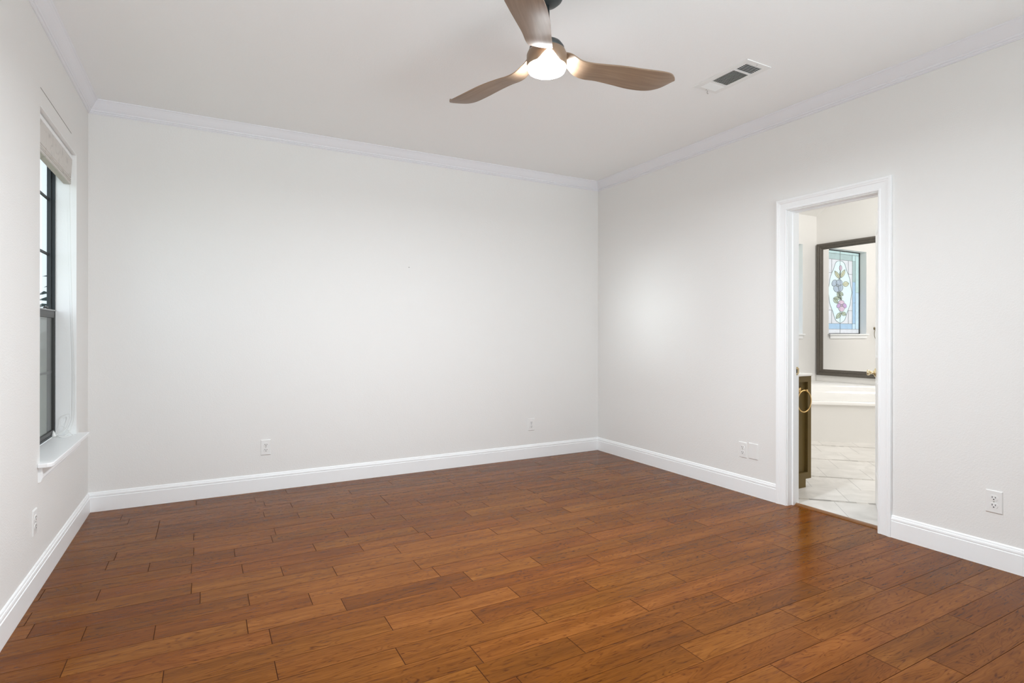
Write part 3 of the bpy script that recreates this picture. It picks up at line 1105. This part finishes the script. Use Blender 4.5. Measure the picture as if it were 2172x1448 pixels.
# ------------------------------------------------------------------ ceiling fan
FC = (1.3456, 2.1308)
ZB = 2.4149
fan = thing('ceiling_fan', 'three-blade ceiling fan with brown wooden blades and a lit round lamp', 'ceiling fan', (FC[0], FC[1], H))
z0 = ZB - H
bm = bmesh.new()
lathe(bm, [(0, 0), (0.080, 0), (0.080, -0.012), (0.078, -0.030), (0.068, -0.052), (0.050, -0.068), (0.026, -0.076), (0.017, -0.078), (0, -0.078)], 48)
can = link('canopy', bm, M_fanmetal, fan, smooth=True)
bm = bmesh.new()
for an in (math.radians(-95), math.radians(-72)):
    lathe(bm, [(0, 0), (0.0045, 0), (0.0035, 0.002), (0, 0.0026)], 12, align((math.cos(an), math.sin(an), -0.9), (0.0655 * math.cos(an), 0.0655 * math.sin(an), -0.055)))
link('screw', bm, M_screw, can)
bm = bmesh.new()
lathe(bm, [(0, -0.07), (0.0125, -0.07), (0.0125, z0 + 0.11), (0, z0 + 0.11)], 24)
link('downrod', bm, M_fanmetal, fan, smooth=True)
bm = bmesh.new()
lathe(bm, [(0, z0 + 0.150), (0.0165, z0 + 0.150), (0.018, z0 + 0.118), (0.024, z0 + 0.100), (0.045, z0 + 0.090), (0.066, z0 + 0.079), (0.078, z0 + 0.062), (0.080, z0 + 0.045), (0.070, z0 + 0.040), (0, z0 + 0.040)], 48)
link('motor_housing', bm, M_fanmetal, fan, smooth=True)
bm = bmesh.new()
lathe(bm, [(0, z0 + 0.02), (0.079, z0 + 0.02), (0.084, z0 - 0.03), (0.0845, z0 - 0.036), (0.081, z0 - 0.043), (0.065, z0 - 0.051), (0.04, z0 - 0.056), (0, z0 - 0.058)], 48)
link('lamp_lens', bm, M_lens, fan, smooth=True)
ld = bpy.data.lights.new('lamp_light', 'AREA')
ld.shape = 'DISK'
ld.size = 0.13
ld.energy = 65
ld.color = (0.93, 0.985, 1.03)
lo_ = bpy.data.objects.new('lamp_light', ld)
C.objects.link(lo_)
lo_.parent = fan
lo_.location = (0, 0, z0 - 0.0595)

bm = bmesh.new()
NS = 96
rows_ = []
for k in range(NS):
    ph = 2 * math.pi * k / NS
    dl = min(abs((math.degrees(ph) - (-115 + 120 * j) + 180) % 360 - 180) for j in range(3))
    t = max(0.0, 1 - dl / 38.0)
    zl = z0 - 0.025 + 0.040 * t * t * (3 - 2 * t)
    c_, s_ = math.cos(ph), math.sin(ph)
    rows_.append([bm.verts.new((r_ * c_, r_ * s_, z_)) for r_, z_ in ((0.0860, zl), (0.0905, zl + 0.002), (0.0900, z0 + 0.030), (0.082, z0 + 0.048), (0.070, z0 + 0.052), (0.0858, z0 + 0.03))])
for k in range(NS):
    a, b = rows_[k], rows_[(k + 1) % NS]
    for j in range(6):
        bm.faces.new((a[j], a[(j + 1) % 6], b[(j + 1) % 6], b[j]))
link('blade_collar', bm, M_blade, fan, smooth=True)

RS = [0.040, .075, .11, .15, .2, .27, .36, .45, .54, .6, .64, .66]
BA = [0.012, 0.0165, 0.037, 0.0514, 0.0602, 0.0642, 0.0748, 0.0836, 0.0902, 0.0789, 0.0464, 0.0220]
BZA = [0.025, 0.042, 0.0314, 0.0033, -0.0054, -0.0031, -0.0025, -0.0053, -0.0051, -0.0015, 0.0030, 0.0060]
BBk = [0.030, 0.0400, 0.0360, 0.0450, 0.0505, 0.0550, 0.0625, 0.0645, 0.0556, 0.0356, 0.0045, -0.0115]
BZB = [0.005, 0.018, 0.0067, -0.0182, -0.027, -0.0238, -0.0261, -0.032, -0.0316, -0.0215, -0.0060, 0.0050]


def blade_mesh():
    bm = bmesh.new()
    lay = bm.verts.layers.float_vector.new('grain')
    A = spline([(r, -a, z) for r, a, z in zip(RS, BA, BZA)], 4)     # raised edge (clockwise side)
    B = spline([(r, b, z) for r, b, z in zip(RS, BBk, BZB)], 4)
    NC = 10
    top, bot = [], []
    for i, (pa, pb) in enumerate(zip(A, B)):
        rt, rb = [], []
        for j in range(NC + 1):
            t = j / NC
            p = pa.lerp(pb, t)
            th_ = 0.0025 + 0.0055 * math.sin(math.pi * t) ** 0.7
            g = p.copy()
            v1 = bm.verts.new((p.x, p.y, p.z + 2 * th_ + 0.001))
            v2 = bm.verts.new((p.x, p.y, p.z - 0.0035 * math.sin(math.pi * t)))
            v1[lay] = (g.x, g.y, 0.3)
            v2[lay] = (g.x, g.y, 0.0)
            rt.append(v1); rb.append(v2)
        top.append(rt); bot.append(rb)
    n = len(A)
    for i in range(n - 1):
        for j in range(NC):
            bm.faces.new((top[i][j], top[i][j + 1], top[i + 1][j + 1], top[i + 1][j]))
            bm.faces.new((bot[i][j], bot[i + 1][j], bot[i + 1][j + 1], bot[i][j + 1]))
        bm.faces.new((top[i][0], top[i + 1][0], bot[i + 1][0], bot[i][0]))
        bm.faces.new((top[i][NC], bot[i][NC], bot[i + 1][NC], top[i + 1][NC]))
    for j in range(NC):
        bm.faces.new((top[0][j], bot[0][j], bot[0][j + 1], top[0][j + 1]))
        bm.faces.new((top[n - 1][j], top[n - 1][j + 1], bot[n - 1][j + 1], bot[n - 1][j]))
    return bm


bl = link('blade', blade_mesh(), M_blade, fan, smooth=True)
md = bl.modifiers.new('edge', 'EDGE_SPLIT')
md.split_angle = math.radians(45)
bl.location = (0, 0, z0)
bl.rotation_euler = (0, 0, math.radians(-10.107))
for k in (1, 2):
    b2 = bl.copy()
    C.objects.link(b2)
    b2.parent = fan
    b2.rotation_euler = (0, 0, math.radians(-10.107 + 120 * k))

# ------------------------------------------------------------------ bathroom: vanity
van = thing('vanity_cabinet', 'olive brown vanity cabinet with white top, just inside the bathroom', 'vanity', (BX + 0.004, 2.713, 0))
VX = 4.161 - BX
VL, VZ = 1.10, 0.865
bm = bmesh.new()
rd = 0.024
rx0, rx1, rz0_, rz1_ = 0.045, VX - 0.042, 0.114, 0.819
box(bm, 0.002, VX, rd, VL, 0.065, VZ)                       # carcass behind the end panel
box(bm, 0.002, rx0, 0, rd, 0.065, VZ)
box(bm, rx1, VX, 0, rd, 0.065, VZ)
box(bm, rx0, rx1, 0, rd, 0.065, rz0_)
box(bm, rx0, rx1, 0, rd, rz1_, VZ)
box(bm, 0.002, VX - 0.067, 0.0, VL, 0.0, 0.065)             # toe kick set back under the front
link('carcass', bm, M_olive, van)
bm = bmesh.new()
box(bm, 0.0, VX + 0.004, -0.010, VL, VZ, 0.884)
link('countertop', bm, M_counter, van, bevel=0.004)
bm = bmesh.new()
box(bm, 0.0, 0.018, -0.012, VL, 0.884, 0.975)
link('backsplash', bm, M_counter, van, bevel=0.003)
for i in range(2):
    y0 = 0.03 + i * 0.53
    bm = bmesh.new()
    rect_frame(bm, VX, VX + 0.018, y0, y0 + 0.51, 0.10, 0.84, 0.05, 0.05, 0.05, 0.05)
    box(bm, VX, VX + 0.008, y0 + 0.05, y0 + 0.46, 0.15, 0.79)
    dr = link('door', bm, M_olive, van)
    bm = bmesh.new()
    yk = y0 + (0.46 if i == 0 else 0.05)
    lathe(bm, [(0, 0), (0.006, 0), (0.006, 0.014), (0.013, 0.020), (0.013, 0.027), (0, 0.030)], 16, align((1, 0, 0), (VX + 0.018, yk, 0.70)))
    link('knob', bm, M_gold, dr, smooth=True)


def towel_ring(name, label, loc, material, R_, post, ydir, tilt=0.0, rod=0.0042, group=None):
    t = thing(name, label, 'towel ring', loc, group)
    bm = bmesh.new()
    lathe(bm, [(0, 0), (0.022, 0), (0.022, 0.004), (0.018, 0.009), (0.009, 0.012), (0.0075, 0.018), (0.0075, post), (0.0085, post + 0.006), (0, post + 0.007)], 28, align((0, ydir, 0), (0, 0, 0)))
    link('wall_mount', bm, material, t, smooth=True)
    bm = bmesh.new()
    pts = [(R_ * math.sin(a_) + tilt, ydir * post * 0.93, -R_ + R_ * math.cos(a_) + 0.002) for a_ in [2 * math.pi * k / 48 for k in range(48)]]
    tube(bm, pts, rod, 10, closed=True)
    link('ring', bm, material, t, smooth=True)
    return t


towel_ring('towel_ring', 'gold towel ring on the olive vanity end panel', (4.056, 2.713 + 0.0235, 0.757), M_gold, 0.083, 0.058, -1, tilt=-0.022)

# ------------------------------------------------------------------ bathroom: mirror
mir = thing('wall_mirror', 'tall dark-framed mirror above the tub, reflecting a stained glass window', 'mirror', (BXM, 3.85, 1.52))
my0, my1, mz0, mz1 = 3.10, 4.583, 0.648, 2.387
bm = bmesh.new()
MP = [(0, 0), (0, 0.026), (0.005, 0.034), (0.016, 0.037), (0.030, 0.034), (0.040, 0.028), (0.048, 0.033), (0.056, 0.033), (0.064, 0.022), (0.078, 0.018), (0.080, 0.012), (0.080, 0)]
MP = [(a_, b_2) for a_, b_2 in MP]
sweep(bm, [(BXM, my0, mz0), (BXM, my0, mz1), (BXM, my1, mz1), (BXM, my1, mz0)], MP, (-1, 0, 0), closed=True)
under(link('frame', bm, M_frame), mir)
bm = bmesh.new()
gx = 7.165
v_ = [bm.verts.new((gx, y, z)) for y, z in ((my0 + 0.07, mz0 + 0.06), (my0 + 0.07, mz1 - 0.06), (my1 - 0.07, mz1 - 0.06), (my1 - 0.07, mz0 + 0.06))]
w_ = [bm.verts.new((gx + 0.005, v.co.y, v.co.z)) for v in v_]
bm.faces.new(v_); bm.faces.new(w_[::-1])
for j in range(4):
    bm.faces.new((v_[j], w_[j], w_[(j + 1) % 4], v_[(j + 1) % 4]))
mg = under(link('mirror_glass', bm, M_mirror), mir)
mg['label'] = 'silver mirror glass'

# ------------------------------------------------------------------ bathroom: corner tub
tub = thing('corner_bathtub', 'white corner bathtub set diagonally below the mirror', 'bathtub', (6.6, 4.0, 0))
# front line through A and B; local frame: e along the front (+X -Y), n towards the corner
A_ = Vector((5.926, 3.854, 0)); B_ = Vector((6.405, 3.422, 0))
e_ = (B_ - A_).normalized(); n_v = Vector((-e_.y, e_.x, 0))
if n_v.dot(Vector((1, 1, 0))) < 0: n_v = -n_v


def to_wall(p, d, lim_x=None, lim_y=None):
    ts = []
    if lim_x is not None and abs(d.x) > 1e-6: ts.append((lim_x - p.x) / d.x)
    if lim_y is not None and abs(d.y) > 1e-6: ts.append((lim_y - p.y) / d.y)
    return p + d * min(t for t in ts if t > 0)


EPS = 0.004
XW, YW = BXM - EPS, BY1 - EPS


def deck_poly(off):
    """corner region behind the front line moved by off towards the corner."""
    p = A_ + n_v * off
    a0 = to_wall(p, -e_, None, YW)
    b0 = to_wall(p, e_, XW, None)
    return [a0, b0, Vector((XW, YW, 0))]


def prism(bm, poly, z0, z1):
    lo = [bm.verts.new((p.x, p.y, z0)) for p in poly]
    hi = [bm.verts.new((p.x, p.y, z1)) for p in poly]
    bm.faces.new(hi); bm.faces.new(lo[::-1])
    for j in range(len(poly)):
        k = (j + 1) % len(poly)
        bm.faces.new((lo[j], lo[k], hi[k], hi[j]))


bm = bmesh.new()
f0, f1 = deck_poly(0.0), deck_poly(0.05)
prism(bm, [f0[0], f0[1], f1[1], f1[0]], 0.0, 0.41)
under(link('apron', bm, M_tubwall), tub)
# the tub itself: rim, trough and far wall running up to the ledge
bm = bmesh.new()
TP = [(0.03, 0.41), (-0.018, 0.41), (-0.018, 0.437), (-0.013, 0.4425), (0.09, 0.4425), (0.115, 0.438), (0.135, 0.42), (0.18, 0.20), (0.22, 0.15), (0.46, 0.15), (0.52, 0.18),
      (0.58, 0.32), (0.615, 0.42), (0.64, 0.475), (0.675, 0.515), (0.70, 0.535), (0.715, 0.558), (0.722, 0.566), (1.42, 0.566)]
ra, rb = [], []
for off, z in TP:
    p = A_ + n_v * off
    ra.append(bm.verts.new((p - e_ * 2.0 + Vector((0, 0, z)))))
    rb.append(bm.verts.new((p + e_ * 2.4 + Vector((0, 0, z)))))
for k in range(len(TP) - 1):
    bm.faces.new((ra[k], ra[k + 1], rb[k + 1], rb[k]))
for co, no in (((XW, 0, 0), (1, 0, 0)), ((0, YW, 0), (0, 1, 0))):
    bmesh.ops.bisect_plane(bm, geom=bm.verts[:] + bm.edges[:] + bm.faces[:], plane_co=co, plane_no=no, clear_outer=True)
o_ = under(link('tub_shell', bm, M_tub), tub)
for p_ in o_.data.polygons: p_.use_smooth = True
md = o_.modifiers.new('edge', 'EDGE_SPLIT'); md.split_angle = math.radians(50)

# ------------------------------------------------------------------ bathroom: stained glass window (seen in the mirror)
sg = structure('window_2', 'stained glass flower window in the bathroom, seen in the mirror', 'window')
GY = BY1 + 0.103
MX2 = 2 * 7.165


def V_RAY(u, v):
    """photo point on the reflected window -> (x, z) on the real window plane."""
    xr, z = (u - 1086) / FPX, -(v - 707.54) / FPX
    xr, z = xr + z * ROLL, z - xr * ROLL
    d = rgt * xr + fwd + Vector((0, 0, z))
    t = GY / d.y
    return MX2 - d.x * t, CAM_H + d.z * t


def zp(x, y):
    return V_RAY(1750 + x / 7.2444, 520 + y / 7.24)


bm = bmesh.new()
rect = lambda x0, x1, z0_, z1_, y0=GY + 0.004, y1=GY + 0.03: box(bm, x0, x1, y0, y1, z0_, z1_)
fw = 0.013
rect(bwx0, bwx0 + fw, bwz0, bwz1, GY - 0.012)
rect(bwx1 - fw, bwx1, bwz0, bwz1, GY - 0.012)
rect(bwx0, bwx1, bwz0, bwz0 + fw, GY - 0.012)
rect(bwx0, bwx1, bwz1 - fw, bwz1, GY - 0.012)
link('window_frame', bm, M_bronze, sg)
bm = bmesh.new()
box(bm, bwx0 - 0.001, bwx0 + 0.003, BY1 + 0.0005, GY - 0.012, bwz0, bwz1)
box(bm, bwx1 - 0.003, bwx1 + 0.001, BY1 + 0.0005, GY - 0.012, bwz0, bwz1)
box(bm, bwx0, bwx1, BY1 + 0.0005, GY - 0.012, bwz1 - 0.003, bwz1 + 0.001)
link('recess_lining', bm, M_reveal, sg)  # whiter lining added in place of daylight on the recess sides


def stained(name, col, k=0.92):
    m, nt, b = nt_new(name)
    nz = N(nt, 'ShaderNodeTexNoise')
    nz.inputs['Scale'].default_value = 16
    nz.inputs['Detail'].default_value = 4
    nz.inputs['Distortion'].default_value = 1.0
    tc = N(nt, 'ShaderNodeTexCoord')
    nt.links.new(tc.outputs['Object'], nz.inputs['Vector'])
    mx = N(nt, 'ShaderNodeMixRGB')
    mx.inputs[1].default_value = (*[c * 0.82 for c in col], 1)
    mx.inputs[2].default_value = (*[min(1, c * 1.12) for c in col], 1)
    nt.links.new(nz.outputs['Fac'], mx.inputs[0])
    nt.links.new(mx.outputs[0], b.inputs['Base Color'])
    nt.links.new(mx.outputs[0], b.inputs['Emission Color'])
    b.inputs['Emission Strength'].default_value = k  # glass glows by itself in place of daylight from outside
    b.inputs['Base Color'].default_value = (0, 0, 0, 1)
    for l_ in list(b.inputs['Base Color'].links):
        nt.links.remove(l_)
    b.inputs['Base Color'].default_value = (*[c * 0.25 for c in col], 1)
    b.inputs['Roughness'].default_value = 0.2
    return m


SG = [stained('glass_white', (0.70, 0.73, 0.77)), stained('glass_aqua', (0.55, 0.74, 0.74)), stained('glass_blue', (0.38, 0.56, 0.74)),
      stained('glass_teal', (0.40, 0.53, 0.53)), stained('glass_leaf', (0.42, 0.50, 0.38)), stained('glass_petal_blue', (0.40, 0.49, 0.58)),
      stained('glass_pink', (0.64, 0.50, 0.61)), stained('glass_oval', (0.70, 0.87, 0.90)), stained('glass_paleblue', (0.58, 0.76, 0.88)),
      stained('glass_olive_leaf', (0.56, 0.58, 0.40)), stained('glass_violet', (0.52, 0.36, 0.60))]
XC = MX2 - 7.875
x_r = bwx0 + fw
x_l = bwx1 - fw
bm = bmesh.new()                                   # glass pieces
bl_ = bmesh.new()                                  # lead cames


def came(pts, r=0.0026, closed=False):
    tube(bl_, [(x, GY - 0.003, z) for x, z in pts], r, 6, closed)


def piece(pts, mi, dep=0.0, lead=0.0024):
    vv = [bm.verts.new((x, GY - dep, z)) for x, z in pts]
    f = bm.faces.new(vv)
    f.material_index = mi
    if lead:
        came(list(pts) + [pts[0]], lead)


def both(pts):
    return [(2 * XC - x, z) for x, z in pts]


zT0, zT1, zB0, zB1 = bwz1 - fw, zp(230, 122)[1], zp(230, 1275)[1], bwz0 + fw
zT2, zB2 = zp(230, 212)[1], zp(230, 1190)[1]
xo = zp(462, 700)[0]                                # lead between pale and textured border
xi = zp(415, 700)[0]
xm = zp(353, 700)[0]
for sgn in (1, -1):
    fx = (lambda x: x) if sgn == 1 else (lambda x: 2 * XC - x)
    lo_x, hi_x = (x_r if sgn == 1 else x_l), XC
    ex = lo_x
    # outer pale strips
    piece([(ex, zT0), (XC, zT0), (XC, zT1), (ex, zT1)], 1)
    piece([(ex, zB0), (XC, zB0), (XC, zB1), (ex, zB1)], 0)
    zmid = zp(462, 715)[1]
    piece([(ex, zT1), (fx(xo), zT1), (fx(xo), zmid), (ex, zmid)], 1)
    piece([(ex, zmid), (fx(xo), zmid), (fx(xo), zB0), (ex, zB0)], 8)
    # textured strips
    piece([(fx(xi), zT1), (XC, zT1), (XC, zT2), (fx(xi), zT2)], 3)
    piece([(fx(xi), zB2), (XC, zB2), (XC, zB0), (fx(xi), zB0)], 2)
    piece([(fx(xo), zT1), (fx(xi), zT1), (fx(xi), zT2), (fx(xo), zT2)], 1)
    piece([(fx(xo), zB2), (fx(xi), zB2), (fx(xi), zB0), (fx(xo), zB0)], 8)
    za, zb_ = zp(437, 552)[1], zp(437, 872)[1]
    piece([(fx(xo), zT2), (fx(xi), zT2), (fx(xi), za), (fx(xo), za)], 3)
    piece([(fx(xo), za), (fx(xi), za), (fx(xi), zb_), (fx(xo), zb_)], 2)
    piece([(fx(xo), zb_), (fx(xi), zb_), (fx(xi), zB2), (fx(xo), zB2)], 2)
    # clear field
    piece([(fx(xi), zT2), (XC, zT2), (XC, zB2), (fx(xi), zB2)], 0)
    zc1, zc2 = zp(352, 432)[1], zp(352, 990)[1]
    came([(fx(xm), zT2), (fx(xm), zc1)]); came([(fx(xm), zB2), (fx(xm), zc2)])
    came([(fx(xi), zc1), (fx(xm), zc1)]); came([(fx(xi), zc2), (fx(xm), zc2)])
# cartouche (ogee oval), right half mirrored
half = [zp(*p) for p in ((231, 228), (262, 238), (292, 268), (312, 325), (326, 376), (350, 432), (376, 515), (388, 600), (402, 680), (408, 715), (398, 760), (388, 850), (378, 905), (352, 975), (332, 1030), (312, 1100), (290, 1145), (258, 1168), (231, 1185))]
half = [(x, z) for x, z in half]
half[0] = (XC, half[0][1]); half[-1] = (XC, half[-1][1])
half = [(p.x, p.y) for p in spline([(x, z, 0) for x, z in half], 4)]
oval = half + both(half[1:-1])[::-1]
piece(oval, 7, 0.0008, 0.003)
came([(XC, zT0), (XC, half[0][1])]); came([(XC, zB1), (XC, half[-1][1])])


def ell(cx, cy, rx, ry, rot, n=18):
    out = []
    for k in range(n):
        an = 2 * math.pi * k / n
        x, y = rx * math.cos(an), ry * math.sin(an)
        c, s = math.cos(rot), math.sin(rot)
        out.append(zp(cx + x * c - y * s, cy + x * s + y * c))
    return out


def leaf(x0, y0, x1, y1, w, n=8, vein=True, mi=4, dep=0.002):
    d = Vector((x1 - x0, y1 - y0)); ln = d.length; d.normalize(); nn = Vector((-d.y, d.x))
    pts = []
    for k in range(n + 1):
        t = k / n; pts.append(Vector((x0, y0)) + d * ln * t + nn * w * math.sin(math.pi * t) ** 0.8)
    for k in range(n - 1, 0, -1):
        t = k / n; pts.append(Vector((x0, y0)) + d * ln * t - nn * w * math.sin(math.pi * t) ** 0.8)
    piece([zp(p.x, p.y) for p in pts], mi, dep, 0.0025)
    if vein: came([zp(x0, y0), zp(x1, y1)], 0.002)


came([zp(*p) for p in ((235, 380), (225, 470), (205, 530))], 0.004)
came([zp(*p) for p in ((205, 690), (220, 760), (245, 830))], 0.004)
piece(ell(233, 338, 21, 42, 0.0), 6, 0.002, 0.0025)                 # bud
leaf(238, 490, 300, 360, 26, mi=9)
leaf(226, 490, 226, 390, 10, vein=False)
leaf(222, 505, 142, 380, 26, mi=9)
leaf(262, 590, 362, 575, 40, mi=9)
for cx, cy, rx, ry, rot in ((138, 568, 37, 52, 0.35), (210, 562, 50, 47, -0.2), (168, 658, 40, 53, -0.5), (234, 645, 36, 50, 0.2)):
    piece(ell(cx, cy, rx, ry, rot), 5, 0.003, 0.003)
piece(ell(188, 605, 17, 20, 0), 5, 0.004, 0.003)
leaf(185, 700, 205, 800, 16); leaf(205, 705, 275, 760, 28); leaf(215, 740, 250, 830, 18)
leaf(245, 800, 122, 800, 26); leaf(190, 880, 125, 800, 30)
for cx, cy, rx, ry, rot, mi in ((245, 868, 46, 36, 0, 6), (205, 915, 28, 38, 0.5, 10), (295, 915, 28, 40, -0.5, 10), (250, 962, 44, 44, 0, 6), (250, 912, 20, 18, 0, 6)):
    piece(ell(cx, cy, rx, ry, rot), mi, 0.003 + 0.0002 * mi, 0.003)
leaf(245, 1020, 165, 1115, 32); leaf(250, 1020, 318, 1060, 30)
pane = link('stained_glass', bm, SG, sg)
link('lead_came', bl_, M_came, sg)
# stool with horns
bm = bmesh.new()
sx0, sx1 = MX2 - 8.373, 6.900
box(bm, sx0, sx1, BY1 - 0.030, GY - 0.012, 1.176, 1.196)
box(bm, sx0 + 0.03, sx1 - 0.03, BY1 - 0.014, BY1 + 0.001, 1.130, 1.176)
link('window_stool', bm, M_trim, sg, bevel=0.004)

towel_ring('towel_ring', 'aged bronze towel ring beside the stained glass window, seen in the mirror', (MX2 - 8.545, BY1, 1.275), M_bronze2, 0.085, 0.05, -1, rod=0.0036)

# ------------------------------------------------------------------ outside the left window
bm = bmesh.new()
box(bm, -40, 25, -20, 60, -0.45, -0.35)
tags(link('ground', bm, M_lawn), 'lawn outside the house', 'ground')
tree = thing('evergreen_tree', 'dark evergreen tree outside the left window', 'tree', (-1.34, 11.5, -0.35))
bm = bmesh.new()
lathe(bm, [(0.0, 0), (0.16, 0), (0.12, 2.5), (0.05, 5.2), (0, 5.4)], 12)
link('trunk', bm, M_bark, tree, smooth=True)
bm = bmesh.new()
rnd = random.Random(3)
for k in range(2800):
    t = rnd.random() ** 0.8
    z = 0.5 + 5.4 * t
    rad = (1.25 * (1 - t) + 0.08) * rnd.uniform(0.45, 1.0)
    an = rnd.uniform(0, 2 * math.pi)
    p = Vector((rad * math.cos(an), rad * math.sin(an), z))
    out_ = Vector((math.cos(an), math.sin(an), rnd.uniform(-0.5, 0.1))).normalized()
    sd = out_.cross(Vector((0, 0, 1))).normalized()
    ln, wd = rnd.uniform(0.12, 0.26), rnd.uniform(0.04, 0.08)
    q_ = [p - out_ * ln * 0.4 - sd * wd, p - out_ * ln * 0.4 + sd * wd, p + out_ * ln * 0.6]
    q_.append(p + Vector((0, 0, 0.05)))
    vv = [bm.verts.new(c_) for c_ in q_]
    bm.faces.new((vv[0], vv[1], vv[3])); bm.faces.new((vv[1], vv[2], vv[3])); bm.faces.new((vv[2], vv[0], vv[3]))
link('foliage', bm, M_leaf, tree)
